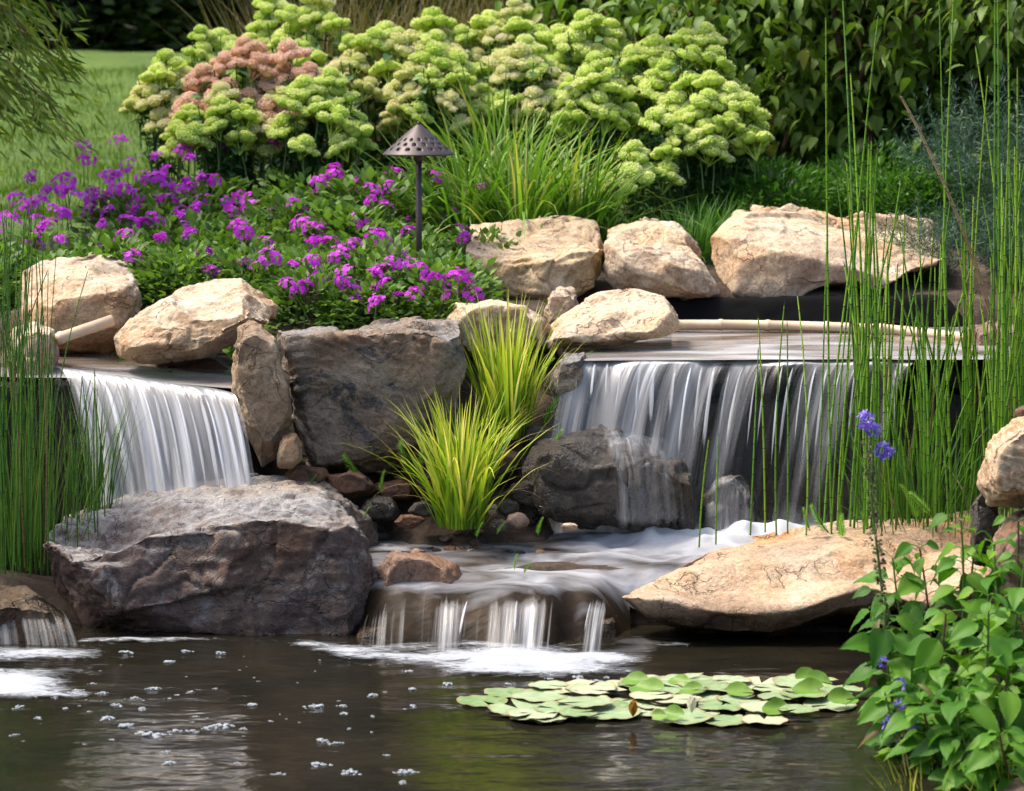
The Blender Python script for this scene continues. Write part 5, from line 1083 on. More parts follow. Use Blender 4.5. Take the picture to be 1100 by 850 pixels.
# dark hedge behind them
hd = Acc(); rg = np.random.default_rng(820); n = 9000; p = np.stack([rg.uniform(-1.2, 1.2, n), rg.uniform(-.6, .6, n), rg.uniform(.05, 3.0, n)], 1); p += rg.normal(0, .05, p.shape)
V, F, kk = put(leaf_tpl(1, .7, 0, 0, .5), p, rdir(rg, n, 0), rdir(rg, n, .6), rg.uniform(.08, .16, n)); hd.add(V, F, np.repeat(rg.random(n), kk)); hm = hd.mesh('crown', M['hedge'])
for i in range(5):
    x = -.4+i*2.1; e = empty('dark_hedge_bush', (x, 19.6, gz(x, 19.6)), 'dense dark bush behind the leafy shrubs, %s' % ['behind the middle of the sedum row', 'behind the first shrub', 'behind the reddish stems', 'behind the feathery bush', 'past the frame edge'][i], 'bush', 'dark bushes behind the leafy shrubs', i*3.14); link('crown', hm, e)
    V, F = tube([(0, 0, -.1), (.03, 0, 1), (0, 0, 2.2)], [.07, .05, .02], 8); link('trunk', mesh('trunk', V, F, M['bark'], attrs={'rnd': np.full(len(V), .5)}), e)
# red-brown trunks seen in the thicket
# --- blue-green feathery bush
def feathery(seed, n, r, h):
    rg = np.random.default_rng(seed); A = Acc()
    ns = 90; az = rg.uniform(0, 6.28, ns); q = rg.random(ns)**.5
    for a, b in zip(az, q):
        tip = np.array([math.cos(a)*b*r, math.sin(a)*b*r, h*(1-.35*b*b)*rg.uniform(.75, 1.05)]); base = tip*[.15, .15, 0]; m_ = n//ns
        t = rg.uniform(.15, 1, m_); p = base+(tip-base)*t[:, None]; p[:, :2] *= (.5+.5*t)[:, None]; d = norm((tip-base)[None]*.6/h+rg.normal(0, .55, (m_, 3)))
        V, F, kk = put(NEEDLE, p, d, rdir(rg, m_), rg.uniform(.03, .06, m_)); A.add(V, F, np.repeat(np.clip(.1+.7*t*rg.random(m_), 0, 1), kk))
    return A.mesh('feathery_bush', M['blue'])
fm_ = [feathery(840, 9000, .38, .85), feathery(841, 7000, .4, .5)]
for (px, Y, k, s, lab) in [(1075, 13.9, 0, 1.05, 'tall blue-green feathery bush at the right edge above the pool'), (1020, 14.3, 0, .85, 'blue-green feathery bush against the leafy shrubs'), (1000, 13.2, 1, .8, 'low blue-green feathery bush draped over the broadest boulder\'s end'), (1090, 13.1, 1, .95, 'low blue-green feathery bush at the right frame edge'), (1150, 13.6, 0, 1.0, 'blue-green feathery bush past the right edge')]:
    p = P(px, 300, Y); tag(link('feathery_bush', fm_[k], None, (p.x, Y, gz(p.x, Y)-.03)), lab, 'bush').scale = (s, s, s)

# --- weeping tree at the upper left
rg = np.random.default_rng(860); wx, wy = -2.85, 13.9; wz = gz(wx, wy)
e = empty('weeping_tree', (wx, wy, wz), 'weeping tree hanging its narrow-leaved twigs into the upper left corner', 'tree')
V, F = tube([(0, 0, -.1), (.05, 0, .7), (0, .05, 1.5), (.1, 0, 2.4)], [.11, .09, .075, .05], 10); link('trunk', mesh('trunk', V, F, M['bark'], attrs={'rnd': np.full(len(V), .5)}), e)
A = Acc(); Bc = Acc(); n_ = 0
for k in range(60):
    a = rg.uniform(-1.3, .9) if k > 10 else rg.uniform(0, 6.28); z0 = rg.uniform(.7, 2.4); ln = rg.uniform(.55, 1.05); s0 = np.array([0, 0, z0])
    px_ = np.linspace(0, 1, 9); pts = s0+np.stack([np.cos(a)*px_*ln, np.sin(a)*px_*ln, .25*px_-.75*px_**2.2*ln], 1)+rg.normal(0, .015, (9, 3))
    V, F = tube(pts, np.linspace(.009, .002, 9), 4, False); Bc.add(V, F, .5)
    m_ = 95; i = rg.integers(2, 8, m_); f = rg.random(m_)[:, None]; p = pts[i]*(1-f)+pts[i+1]*f
    hang = rg.uniform(0, .16, m_); p = p+rg.normal(0, .05, (m_, 3)); p[:, 2] -= hang
    d = norm(np.stack([math.cos(a)+rg.normal(0, .5, m_), math.sin(a)+rg.normal(0, .5, m_), -.9+rg.normal(0, .35, m_)], 1)); V, F, kk = put(leaf_tpl(3, .17, .3, .03, .4), p, d, rdir(rg, m_), rg.uniform(.06, .11, m_)); A.add(V, F, np.repeat(rg.random(m_), kk))
link('branch', Bc.mesh('branch', M['bark']), e); link('crown', A.mesh('crown', M['willow']), e)

# --- far trees
def far_tree(seed, h, r):
    rg = np.random.default_rng(seed); n = 7000; th = rg.uniform(0, 6.28, n); z = rg.uniform(.02, 1, n); rad = r*np.sin(np.pi*np.clip(z*.86+.1, 0, 1))**.6*(.5+.5*rg.random(n)**.5)
    p = np.stack([np.cos(th)*rad, np.sin(th)*rad, z*h], 1); p *= (1+.15*fbm(p*.8, 3, seed))[:, None]
    V, F, kk = put(leaf_tpl(1, .6, 0, 0, .5), p, rdir(rg, n, 0), rdir(rg, n, .5), rg.uniform(.22, .5, n)); A = Acc(); A.add(V, F, np.repeat(rg.random(n), kk)); return A.mesh('crown', M['conif'])
ft = [far_tree(900, 10, 2.6), far_tree(901, 12, 3.0)]
V, F = tube([(0, 0, -.3), (.1, 0, 3), (0, 0, 8)], [.3, .22, .08], 10); ftr = mesh('trunk', V, F, M['bark'], attrs={'rnd': np.full(len(V), .5)})
for i in range(11):
    x = -15+i*3.0; y = 35+(i % 3)*1.5; lab = 'dark dense tree at the far edge of the lawn'
    e = empty('dark_tree', (x, y, gz(x, y)), lab, 'tree', 'dark trees beyond the lawn', i*1.3); link('crown', ft[i % 2], e); link('trunk', ftr, e)
for i in range(5):
    x = -9.5+i*2.4; y = 31.5; lab = 'low dark bush before the far trees'
    e = empty('dark_bush', (x, y, gz(x, y)-.2), lab, 'bush', 'dark bushes under the far trees'); o = link('crown', hm, e); o.scale = (1.3, 1.3, .8)

# --- horsetails
hmeshes = []
def horsetail(seed, L_, r=.0038, bend=.05, mt='horse'):
    rg = np.random.default_rng(seed); nodes = np.arange(0, L_, rg.uniform(.055, .075)); zs = []; rs = []; mi = []
    for z in nodes:
        zs += [z, z+.0035, z+.006]; rs += [1.0, 1.12, 1.0]
    zs = np.array(zs+[L_, L_+.02]); taper = 1-.35*(zs/L_)**2; rs = np.array(rs+[.9, .2])*r*taper
    bx, by = rg.normal(0, bend, 2); t = zs/L_; pts = np.stack([bx*t**2*L_, by*t**2*L_, zs], 1)
    V, F = tube(pts, rs, 6, False); seg = np.arange(len(F))//6
    me = mesh('horsetail_stem', V, F, mats=[M[mt], M['horsenode']], mi=((seg % 3 == 0) | (seg >= len(zs)-2)).astype(int), attrs={'rnd': np.clip(.35+.3*np.repeat(t, 6)+rg.normal(0, .15), 0, 1)})
    return me
hl = [.55, .75, .95, 1.15, 1.35, 1.55, 1.8, 2.05, 2.3]
HM = {L_: [horsetail(1000+int(L_*100)+j, L_) for j in range(3)] for L_ in hl}
HMD = {L_: [horsetail(5000+int(L_*100)+j, L_, .0036, .12, 'brownleaf') for j in range(3)] for L_ in hl}
HML = {L_: [horsetail(3000+int(L_*100)+j, L_, .0034, .07, 'horsel') for j in range(3)] for L_ in hl}
def place_stem(px, py, Y, top, rg, label, group, thin=1.0, z=None, HM=HM):
    p = P(px, py, Y); t = P(px, top, Y); h = t.z-p.z
    L_ = min(hl, key=lambda v: abs(v-h)); o = link('horsetail_stem', HM[L_][rg.integers(3)], None, p); o.scale = (thin, thin, h/L_); o.rotation_euler = (rg.normal(0, .025), rg.normal(0, .038), rg.uniform(0, 6))
    if rg.random() < .07:
        o.data = HMD[L_][0]; o.scale.z *= .75; o.rotation_euler = (rg.normal(0, .03), rg.normal(0, .04), rg.uniform(0, 6)); label = 'dry straw-brown stem among the green horsetails '+('at the left frame edge' if px < 200 else 'before the wide waterfall')
    tag(o, label, 'horsetail', group)
rg = np.random.default_rng(1100); lb = 'slender jointed green horsetail stem in the stand before the wide waterfall'; gp_ = 'horsetails before the wide waterfall'
for px, by, top in [(751, 588, 470), (769, 585, 470), (822, 572, 340), (834, 575, 330), (806, 575, 380), (846, 573, 350), (866, 575, 320), (880, 560, 240), (893, 575, 260)]: place_stem(px, by, 10.75+rg.uniform(-.05, .1), top, rg, lb, gp_, .9)
for i in range(128):
    c = rg.random()
    if c < .2: px = rg.normal(928, 9); top = rg.uniform(150, 300)
    elif c < .36: px = rg.uniform(1055, 1110); top = rg.uniform(60, 330)
    elif c < .75: px = rg.uniform(945, 1060); top = rg.uniform(220, 480)
    else: px = rg.uniform(885, 1110); top = rg.uniform(200, 480)
    if rg.random() < .03: top = rg.uniform(-30, 120)
    place_stem(px, 560+rg.uniform(0, 25), 10.95+rg.uniform(-.35, .22), top, rg, lb, gp_, rg.uniform(.8, 1.3))
for i in range(34): place_stem(rg.uniform(940, 1065), 566+rg.uniform(-6, 10), 11.0+rg.uniform(-.1, .2), rg.uniform(260, 470), rg, lb, gp_, rg.uniform(.8, 1.1))
for i in range(26): place_stem(rg.uniform(1040, 1108), 566+rg.uniform(-6, 10), 10.9+rg.uniform(-.1, .3), rg.uniform(120, 420), rg, lb, gp_, rg.uniform(.9, 1.2))
for px in (893, 903, 1003, 1065, 1071, 1088, 1095, 1098): place_stem(px, 572, 10.8, -60 if px > 1000 else 20, rg, lb, gp_, 1.1)
lb = 'thin green horsetail stem in the stand at the left frame edge'; gp_ = 'horsetails at the left frame edge'
for i in range(125):
    c = rg.random(); px = rg.uniform(-30, 60) if c < .84 else rg.uniform(60, 120); top = (400+rg.random()*90 if px > 62 else 250+rg.random()*150) if px > 30 else 205+rg.random()*170
    place_stem(px, 605-(px > 70)*25+rg.uniform(-14, 14), 10.62+rg.uniform(-.25, .25)-(.0), top, rg, lb, gp_, rg.uniform(.6, .95), HM=HML)
# thin arching side blades in the left stand
grass1('rush_tuft', 20, 600, 10.55, 160, .75, .0055, .14, .22, 'rush', 'fine green rush blades between the horsetails at the left edge', 'rush', z=P(20, 612, 10.55).z, spread=.2, seed=50)
grass1('rush_tuft', 100, 570, 10.8, 60, .6, .005, .16, .3, 'rush', 'sparse fine rush blades hanging across the left waterfall\'s left side', 'rush', z=P(100, 560, 10.8).z, spread=.1, seed=51)
grass1('rush_tuft', 985, 570, 10.8, 130, .5, .007, .25, .5, 'cover', 'short green blades at the foot of the tall horsetails', 'rush', z=P(985, 568, 10.8).z, spread=.25, seed=52)

# --- feathery water sprigs
def sprig(seed, L_=.13):
    rg = np.random.default_rng(seed); t = np.linspace(0, 1, 7); pts = np.stack([.35*L_*t**1.5, t*0, L_*t], 1); A = Acc(); V, F = tube(pts, np.linspace(.0035, .002, 7), 5, False); A.add(V, F, .4)
    for s in np.linspace(.1, 1, 15):
        c = np.array([.35*L_*s**1.5, 0, L_*s]); n = 9; az = np.linspace(0, 6.28, n, endpoint=False)+rg.uniform(0, 1); d = np.stack([np.cos(az), np.sin(az), np.full(n, .6)], 1)
        V, F, kk = put(leaf_tpl(2, .13, -.2, .03, .5), np.tile(c, (n, 1)), norm(d), np.tile([0, 0, 1.], (n, 1)), .026*(1.15-.5*s)*rg.uniform(.9, 1.2, n)); A.add(V, F, np.repeat(rg.uniform(.3, .9, n), kk))
    return A.mesh('water_sprig', M['feather'])
spm = [sprig(1200+k) for k in range(3)]
for i, (px, py, Y, s, tx, ty, lab) in enumerate([(402, 528, 11.0, 1.25, 0, -1.0, 'long feathery green sprig leaning left below the dark blue-grey rock'), (410, 530, 10.98, .6, 0, -.2, 'short feathery sprig beside the long leaning one'), (445, 512, 11.02, 1.0, .2, -.7, 'feathery sprig half hidden left of the lower yellow grass'), (452, 505, 11.02, .9, .3, -.1, 'upright feathery sprig touching the lower yellow grass'),
                                            (585, 455, 11.25, 1.1, .2, .2, 'feathery sprig right of the upper yellow grass'), (596, 440, 11.28, 1.1, 0, .5, 'tall feathery sprig beside the wide waterfall\'s left edge'), (590, 500, 11.1, 1.0, .1, .0, 'feathery sprig above the dark grey rock\'s left end'), (512, 578, 10.66, .45, .3, 0, 'tiny sprig at the right foot of the lower yellow grass'),
                                            (534, 574, 10.66, .4, .3, .2, 'tiny sprig by the pebbles left of the mauve-grey one'), (578, 575, 10.64, .5, .3, -.1, 'tiny sprig by the pool edge under the dark grey rock'), (563, 616, 10.3, .35, .3, .2, 'tiny sprig standing in the pool water above the small waterfall'), (553, 612, 10.32, .4, .2, -.2, 'tiny sprig left neighbour of the one standing in the pool water'), (333, 522, 10.9, .35, .2, .2, 'tiny sprig peeking over the huge low boulder'), (392, 555, 10.85, .3, .2, .1, 'tiny sprig at the right shoulder of the huge low boulder'), (620, 395, 11.5, .6, 0, .4, 'small sprig at the wide waterfall\'s upper left corner'), (530, 470, 11.2, 1.2, .1, -.1, 'feathery sprig between the two yellow grass tufts'), (568, 420, 11.4, 1.1, .1, .3, 'feathery sprig behind the upper yellow grass')]):
    o = link('water_sprig', spm[i % 3], None, P(px, py, Y)); o.scale = (s, s, s); o.rotation_euler = (tx, ty, 0); tag(o, lab, 'water plant')
# reddish bank plants at the right above the shelf: broad yellow-green sprays
for i, (px, py, Y, ty, s) in enumerate([(890, 572, 10.6, -.9, .9), (905, 575, 10.6, -1.1, .9), (930, 570, 10.6, .6, .7), (985, 560, 10.55, .1, 1.0), (1000, 555, 10.55, .4, .9), (870, 570, 10.6, -.4, .6)]):
    o = link('water_sprig', spm[i % 3], None, P(px, py, Y)); o.scale = (s, s, s); o.rotation_euler = (.3, ty, i); tag(o, 'feathery yellow-green spray on the rock shelf at the feet of the horsetails', 'water plant', 'feathery sprays on the rock shelf')

# --- lily pads
M['pad'] = None
m, nt, bs, out = newmat('lily_pad'); at = nt.nodes.new('ShaderNodeAttribute'); at.attribute_name = 'rnd'; tcn = nt.nodes.new('ShaderNodeTexCoord'); oi = nt.nodes.new('ShaderNodeObjectInfo')
nz = noise(nt, tcn.outputs['Object'], 2.2, 6, .65); f = math_(nt, 'ADD', math_(nt, 'MULTIPLY', nz, .6), math_(nt, 'MULTIPLY', oi.outputs['Random'], .45))
c = ramp(nt, f, [(.25, (.14, .24, .08)), (.42, (.26, .36, .18)), (.6, (.38, .46, .29)), (.85, (.5, .46, .32))])
c = mix(nt, ramp(nt, noise(nt, tcn.outputs['Object'], 3.2, 5, .7), [(.58, (0, 0, 0)), (.7, (.7, .7, .7))]), c, (.5, .42, .12))
c = mix(nt, ramp(nt, noise(nt, tcn.outputs['Object'], 5, 5, .75), [(.62, (0, 0, 0)), (.7, (.85, .85, .85))]), c, (.2, .12, .05))
c = mix(nt, ramp(nt, at.outputs['Fac'], [(.86, (0, 0, 0)), (1, (.8, .8, .8))]), c, (.3, .2, .1))
nt.links.new(c, bs.inputs['Base Color']); bs.inputs['Roughness'].default_value = .28; nt.links.new(bump(nt, nz, .6, .01), bs.inputs['Normal']); M['pad'] = m
M['padg'] = leaf_mat('young_lily_leaf', [(0, (.08, .18, .02)), (.5, (.16, .3, .04)), (1, (.3, .4, .07))], trans=.3)
def pad_mesh(seed, curl=0.0, mat='pad', name='lily_pad', lift=0.0):
    rg = np.random.default_rng(seed); nr, na = 7, 30; V = []; th = np.linspace(.22, 2*np.pi-.22, na)
    for i in range(nr):
        q = i/(nr-1); r = q*(1+.05*np.sin(th*2+seed)+.02*np.sin(th*5+seed*2)*q+.012*np.sin(th*13+seed*5)*q)
        z = .012*np.sin(th*4+seed)*q**2+.02*np.sin(th*9+seed)*q**3+.012*np.abs(np.sin(th*9))*q+.07*q**4*np.maximum(0, np.sin(th*2+seed))**4+curl*q**2*np.maximum(0, np.cos(th-1.5-seed*.3))**2*1.2+lift*q*q
        V.append(np.stack([r*np.cos(th)*(1-curl*.25*q), r*np.sin(th), z], 1))
    V = np.concatenate(V); F = grid_faces(na, nr); t = V.copy(); t[:, 2] -= .012; n = len(V)
    return mesh(name, np.concatenate([V, t]), np.concatenate([F, F[:, ::-1]+n]), M[mat], attrs={'rnd': np.tile(np.repeat(np.linspace(0, 1, nr), na), 2) if mat == 'pad' else np.full(2*n, .5)})
pm_ = [pad_mesh(k) for k in range(6)]; cu_ = [pad_mesh(20+k, .55, 'padg', 'lily_leaf') for k in range(3)]
rg = np.random.default_rng(1300)
pads = [(512, 754), (540, 746), (548, 764), (575, 752), (590, 766), (585, 742), (620, 748), (622, 762), (650, 756), (640, 768), (655, 740), (690, 738), (700, 748), (730, 736), (715, 758), (750, 744), (690, 766), (745, 768), (780, 740), (790, 756), (820, 744), (815, 766), (850, 752), (848, 770), (880, 758), (770, 776), (810, 776), (720, 774), (560, 772), (610, 772), (900, 748), (860, 740), (690, 733), (740, 733)]
pads = [(x+8+rg.normal(0, 3), y+1) for x, y in pads]+[(rg.uniform(540, 890), rg.uniform(738, 774)) for _ in range(16)]
for i, (x, y) in enumerate(pads):
    g = G(x, y, 0); o = link('lily_pad', pm_[i % 6], None, (g.x, g.y, .006+.003*(i % 8))); s = rg.uniform(.06, .1); o.scale = (s, s, s); o.rotation_euler = (rg.normal(0, .015), rg.normal(0, .015), rg.uniform(0, 6))
    tag(o, 'flat pale green lily pad floating in the raft on the pond', 'lily pad', 'lily pads floating on the pond')
for i, (x, y, s, tilt, lab) in enumerate([(695, 752, .075, .5, 'bright green curled lily leaf at the middle of the raft left of the white bud'), (683, 742, .06, .4, 'small green folded lily leaf behind the bright curled one'), (870, 738, .065, .4, 'green upturned lily leaf at the back right of the raft'), (742, 752, .05, .6, 'small upright green leaf behind the white bud'), (722, 779, .055, .9, 'crumpled green leaf at the raft\'s front edge below the white bud'), (708, 780, .035, 1.1, 'little twisted leaf left of the crumpled one'), (832, 772, .055, 1.1, 'dark half-folded leaf standing at the raft\'s front right'), (905, 762, .07, .5, 'rolled olive leaf at the raft\'s right end'), (795, 754, .06, .4, 'olive curled leaf in the right half of the raft'),
                                      (868, 752, .07, .7, 'bronze-edged curled leaf near the raft\'s right end'), (730, 743, .05, .3, 'small olive leaf at the back of the raft above the white bud'), (880, 742, .06, .4, 'bright rolled leaf behind the bronze-edged one')]):
    g = G(x, y, 0); o = link('lily_leaf', cu_[i % 3], None, (g.x, g.y, .03)); s *= .85; o.scale = (s, s*.6, s*.7); o.rotation_euler = (tilt*.45, rg.normal(0, .15), rg.uniform(-.6, .6)); tag(o, lab, 'lily leaf')
def bud(seed, cols, nm, loc, s, lab):
    A = Acc(); rg = np.random.default_rng(seed)
    for k in range(12):
        t = k*2.399; pet = leaf_tpl(4, .6, -.5, .25, .5); ly = .35 if k < 5 else .8
        V, F, kk = put(pet, np.zeros((1, 3)), np.array([[math.cos(t)*ly*.8, math.sin(t)*ly*.8, 1.0]]), np.array([[-math.cos(t), -math.sin(t), .2]]), 1.0); A.add(V, F, rg.uniform(.3, .8))
    mm = leaf_mat(nm, cols, trans=.3, tcol=(1, 1, 1)); o = link('lily_bud', A.mesh('lily_bud', mm), None, loc); o.scale = (s, s, s); tag(o, lab, 'flower bud')
bud(1, [(0, (.85, .82, .6)), (1, (.9, .88, .75))], 'cream_petal', G(743, 766, .03), .05, 'cream white water lily bud in the middle of the pads')
bud(2, [(0, (.5, .25, .03)), (1, (.65, .4, .08))], 'orange_petal', G(680, 770, .025), .045, 'small orange-yellow lily bud among the pads left of the cream bud')

# --- bamboo poles
m = plain('bamboo', (.62, .46, .31), .5); M['bamboo'] = m
def bamboo(pts, r, label, step=.2, seed=0):
    rg = np.random.default_rng(seed); pts = np.array([tuple(p) for p in pts]); d = np.r_[0, np.cumsum(np.linalg.norm(np.diff(pts, axis=0), axis=1))]; L_ = d[-1]
    s = []; rr = []; z = .02
    nodes = [0]
    while z < L_:
        s += [z-.012, z-.004, z+.004, z+.012]; rr += [1, 1.16, 1.16, 1]; z += step*rg.uniform(.8, 1.2)
    s = np.array([0]+[v for v in s if 0 < v < L_]+[L_]); rr = np.interp(s, np.array([0]+[v for v in s[1:-1]]+[L_]), np.array(([1]+rr[:len(s)-2]+[1])))
    q = np.stack([np.interp(s, d, pts[:, k]) for k in range(3)], 1); b = q[0].copy(); V, F = tube(q-b, rr*r, 12)
    tag(link('bamboo_pole', mesh('bamboo_pole', V, F, M['bamboo'], attrs={'rnd': np.full(len(V), .5)}), None, b), label, 'bamboo pole')
bamboo(B((722, 349, 12.4), (800, 349, 12.4), (880, 351, 12.38), (960, 354, 12.3), (1000, 359, 12.15), (1046, 364, 12.0)), .021, 'long thin bamboo pole lying along the back of the upper pool', .22, 3)
bamboo(B((60, 365, 11.3), (90, 354, 11.34), (121, 344, 11.38)), .022, 'short cut bamboo piece leaning on the boulder behind the left horsetails', .3, 4)

# --- path light
m = plain('bronze_metal', (.075, .06, .062), .5, .5); M['bronze'] = m
p = P(450, 250, 12.75); gzz = gz(p.x, p.y); e = empty('path_light', (p.x, p.y, gzz), 'bronze garden path light with a pierced conical hat in the purple bed', 'garden light')
top = P(450, 133, 12.75).z-gzz; rim = P(450, 166, 12.75).z-gzz
V, F = tube([(0, 0, -.05), (0, 0, rim+.03)], .0135, 12); link('post', mesh('post', V, F, m), e)
V, F = tube([(0, 0, rim-.03), (0, 0, rim-.025), (0, 0, rim+.035)], [.016, .022, .024], 12); link('collar', mesh('collar', V, F, m), e)
# pierced cone: faces cut out where the openings are
na, nr = 96, 26; V = []; R_ = .152; hh = top-rim
for i in range(nr+1):
    q = i/nr; r = .004+R_*(q**.93); z = rim+hh*(1-q)
    for a in range(na): t = 2*np.pi*a/na; V.append((r*math.cos(t), r*math.sin(t), z))
V = np.array(V); F = []
for i in range(nr):
    for a in range(na):
        row = {12: 0, 13: 0, 16: 1, 17: 1, 20: 2, 21: 2}.get(i); hole = False
        if row is not None: hole = ((a+row*3) % 6) in (0, 1) if row != 1 else ((a+3) % 6) in (0, 1)
        if not hole: b = (a+1) % na; F.append((i*na+a, (i+1)*na+a, (i+1)*na+b, i*na+b))
hat = mesh('lamp_shade', V, np.array(F), m); ho = link('lamp_shade', hat, e); sol = ho.modifiers.new('s', 'SOLIDIFY'); sol.thickness = .004
V, F = tube([(0, 0, top-.004), (0, 0, top+.006), (0, 0, top+.01)], [.008, .007, .002], 10); link('finial', mesh('finial', V, F, m), e)

# --- foreground broad-leaved plants at the lower right
def veined(na=14, droop=.4, width=.64, peak=.36):
    t = np.linspace(0, 1, na+1); wd = np.sin(np.pi*t**(math.log(.5)/math.log(peak)))*width/2; wd[0] = .02; wd[-1] = .004; V = []; F = []
    for i, (a, b) in enumerate(zip(t, wd)):
        for s_ in (-1, -.66, -.33, 0, .33, .66, 1):
            z = -droop*a*a+.2*b*abs(s_)+.024*math.sin(2*math.pi*(a*6.5-abs(s_)*b*2.4))*min(1, abs(s_)*2)*(b/(width/2))+(.02*math.sin(a*9+s_) if abs(s_) == 1 else 0)
            V.append((a, b*s_, z-(.012 if s_ == 0 else 0)))
    for i in range(na):
        for j in range(6): k = i*7+j; F.append((k, k+7, k+8, k+1))
    return np.array(V), np.array(F)
BROAD = veined()
def broad_stem(px0, py0, px1, py1, Y, seed, label, nleaf=12, s=(.06, .125)):
    rg = np.random.default_rng(seed); b = P(px0, py0, Y); t = P(px1, py1, Y+rg.uniform(-.1, .1)); e = empty('broad_leaved_plant', b, label, 'leafy plant', 'broad-leaved stems at the lower right')
    tt = np.linspace(0, 1, 10)[:, None]; pts = np.array(t-b)[None]*tt; pts[:, 0] += .03*np.sin(tt[:, 0]*3+seed); V, F = tube(pts, np.linspace(.006, .003, 10), 6, False)
    link('stem', mesh('stem', V, F, M['bark' if seed % 2 else 'stem'], attrs={'rnd': np.full(len(V), .5)}), e)
    A = Acc()
    for k in range(nleaf):
        f = 1-(k//2)/(nleaf/2)*.8; c = np.array([np.interp(f, tt[:, 0], pts[:, j]) for j in range(3)]); az = (k % 2)*np.pi+(k//2)*1.35+rg.normal(0, .35)
        pl = rg.uniform(.02, .05); d = np.array([math.cos(az), math.sin(az), rg.uniform(-.15, .35)]); c2 = c+norm(d+[0, 0, .4])*pl; Vt, Ft = tube([c, (c+c2)/2+[0, 0, .004], c2], .0015, 4, False); A.add(Vt, Ft, .6)
        sz = rg.uniform(*s)*(.55 if f > .9 else 1.0); V, F, kk = put(BROAD, c2[None], norm(d+[0, 0, -.3+rg.normal(0, .3)])[None], norm(rg.normal(0, .25, 3)+[0, -.35, 1])[None], sz); A.add(V, F, np.clip(rg.normal(.5, .22), 0, 1))
    link('foliage', A.mesh('foliage', M['broad']), e)
for i, (a, b_, c, d, Y, n) in enumerate([(1035, 860, 1022, 560, 8.7, 14), (1000, 870, 985, 590, 8.75, 16), (1062, 880, 1075, 585, 8.6, 16), (1100, 880, 1105, 560, 8.7, 16), (985, 880, 955, 640, 8.55, 14), (1020, 890, 1010, 660, 8.4, 16), (1060, 890, 1050, 640, 8.35, 16), (1105, 890, 1090, 660, 8.4, 16), (970, 890, 965, 730, 8.4, 12), (1010, 890, 1000, 740, 8.2, 14), (1045, 900, 1040, 730, 8.15, 14), (1085, 900, 1080, 720, 8.15, 14), (1120, 880, 1130, 600, 8.6, 14), (1150, 880, 1150, 620, 8.5, 14), (1030, 890, 1035, 790, 8.0, 12), (1080, 890, 1085, 790, 8.0, 12), (1010, 870, 968, 600, 8.8, 14), (1050, 870, 1048, 575, 8.85, 14), (1080, 870, 1092, 600, 8.5, 16)]):
    lab = ['stem with reddish top rising highest before the pale rock shelf', 'stem spreading leaves over the rock shelf next to the seed spike', 'stem before the mauve-grey rock', 'stem at the frame edge under the flaky rock', 'stem leaning left over the lily pads\' end', 'stem in the middle of the leafy mass', 'stem below the mauve-grey rock', 'stem at the frame edge half-way up', 'low stem by the blue flowers', 'low stem in the lowest middle of the leafy mass', 'low stem right of the lowest middle', 'low stem at the frame edge', 'stem past the frame edge under the flaky rock', 'outermost stem past the frame edge', 'shortest stem at the bottom edge above the yellow grass', 'shortest stem at the bottom edge near the corner', 'stem with small upper leaves right beside the seed spike', 'stem before the dark wedged stone', 'stem before the rounded mauve-grey rock at the frame edge'][i]
    broad_stem(a, b_, c, d, Y, 1400+i, 'broad-leaved green '+lab, int(n*2.3))
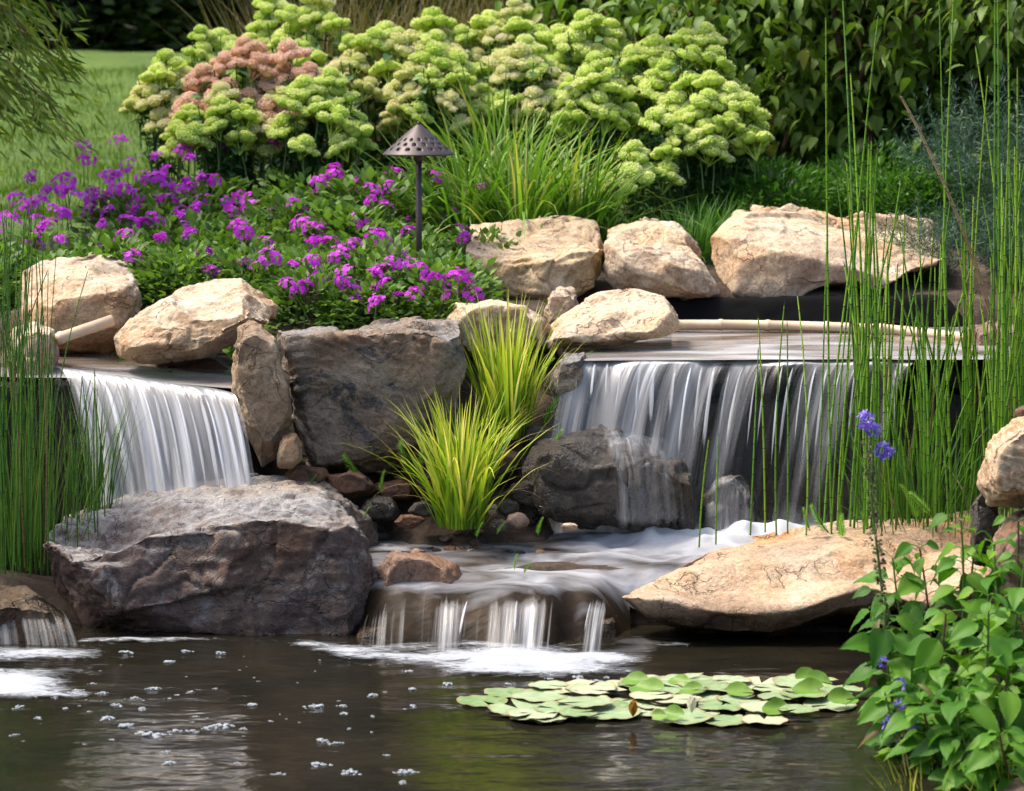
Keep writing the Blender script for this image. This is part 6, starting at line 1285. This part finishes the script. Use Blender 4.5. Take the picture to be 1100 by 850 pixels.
# lobelia spikes
def lobelia(px0, py0, px1, py1, Y, seed, label, blooms, podf=(.4, .95)):
    rg = np.random.default_rng(seed); b = P(px0, py0, Y); t = P(px1, py1, Y); e = empty('lobelia_spike', b, label, 'lobelia'); tt = np.linspace(0, 1, 14)[:, None]; pts = np.array(t-b)[None]*tt; pts[:, 0] += .012*np.sin(tt[:, 0]*5)
    V, F = tube(pts, np.linspace(.007, .003, 14), 6, False); link('stem', mesh('stem', V, F, M['stem'], attrs={'rnd': np.full(len(V), .5)}), e)
    A = Acc(); n = 190
    for k in range(n):
        f = rg.uniform(*podf); c = np.array([np.interp(f, tt[:, 0], pts[:, j]) for j in range(3)]); az = rg.uniform(0, 6.28); d = norm(np.array([math.cos(az), math.sin(az), .5])); c2 = c+d*rg.uniform(.012, .02)
        A.add(OV4*[.0055, .0055, .008]+c2, OF4, rg.random())
        V, F, kk = put(leaf_tpl(2, .3, .2, .05, .4), c[None], (d+[0, 0, .2])[None], np.array([[0, 0, 1.]]), rg.uniform(.02, .034)); A.add(V, F, rg.uniform(0, .8))
    link('seed_pods', A.mesh('seed_pod_spike', M['seed']), e).name = 'seed_spike'
    for bx, by, r, nf in blooms:
        c = P(bx, by, Y)-b; A = Acc()
        for k in range(nf):
            dd = norm(rg.normal(0, 1, 3)); o_ = np.array(c)+dd*r*rg.uniform(.5, 1)
            for j in range(5):
                az = j*1.256+k; X = norm(np.cross(dd, [math.cos(az), math.sin(az), .3])+dd*.6); V, F, kk = put(leaf_tpl(2, .42, .3, .05, .55), o_[None], X[None], dd[None], .017); A.add(V, F, rg.random())
        link('flower', A.mesh('flower', M['lob']), e)
    return e
lobelia(962, 870, 934, 452, 8.75, 1500, 'tall brown seed spike crowned by violet-blue lobelia flowers before the horsetails', [(932, 452, .028, 22), (950, 485, .026, 20), (938, 462, .02, 10)])
lobelia(985, 875, 955, 745, 8.3, 1501, 'short lobelia spike with violet-blue flowers low at the lily pads\' end', [(958, 778, .028, 18), (978, 776, .02, 10), (966, 735, .014, 5), (966, 757, .01, 4), (948, 712, .01, 3)], (.05, .6))
# withered leaf and pale dead leaves
def dead_leaf(px, py, Y, d, s, lab, r=.3):
    V, F, kk = put(leaf_tpl(6, .35, .9, .2, .5), np.zeros((1, 3)), np.array([d], float), np.array([[0, -.3, 1.]]), s); tag(link('withered_leaf', mesh('withered_leaf', V, F, M['brownleaf'], attrs={'rnd': np.full(len(V), r)}), None, P(px, py, Y)), lab, 'withered leaf')
dead_leaf(952, 786, 8.35, (-1, 0, .1), .075, 'dark brown curled leaf hanging over the water by the blue flowers', .0)
dead_leaf(945, 665, 8.5, (-.5, -.2, -1), .09, 'pale withered leaf hanging on the seed spike', .9)
dead_leaf(985, 735, 8.3, (1, -.2, -.4), .1, 'pale brown-edged leaf across the middle of the leafy mass', .85)
dead_leaf(1000, 800, 8.2, (.9, 0, .5), .1, 'straw coloured curled leaf above the yellow bottom grass', .9)
zz = P(1000, 900, 8.1).z
grass1('straw_grass', 1000, 900, 8.05, 70, .3, .006, .35, .5, 'yellow', 'sparse straw-yellow grass at the bottom edge below the leafy mass', 'grass tuft', z=zz, spread=.1, seed=60)
grass1('straw_grass', 1085, 900, 8.05, 60, .32, .006, .3, .4, 'yellow', 'sparse straw-yellow grass in the bottom right corner', 'grass tuft', z=zz, spread=.1, seed=61)
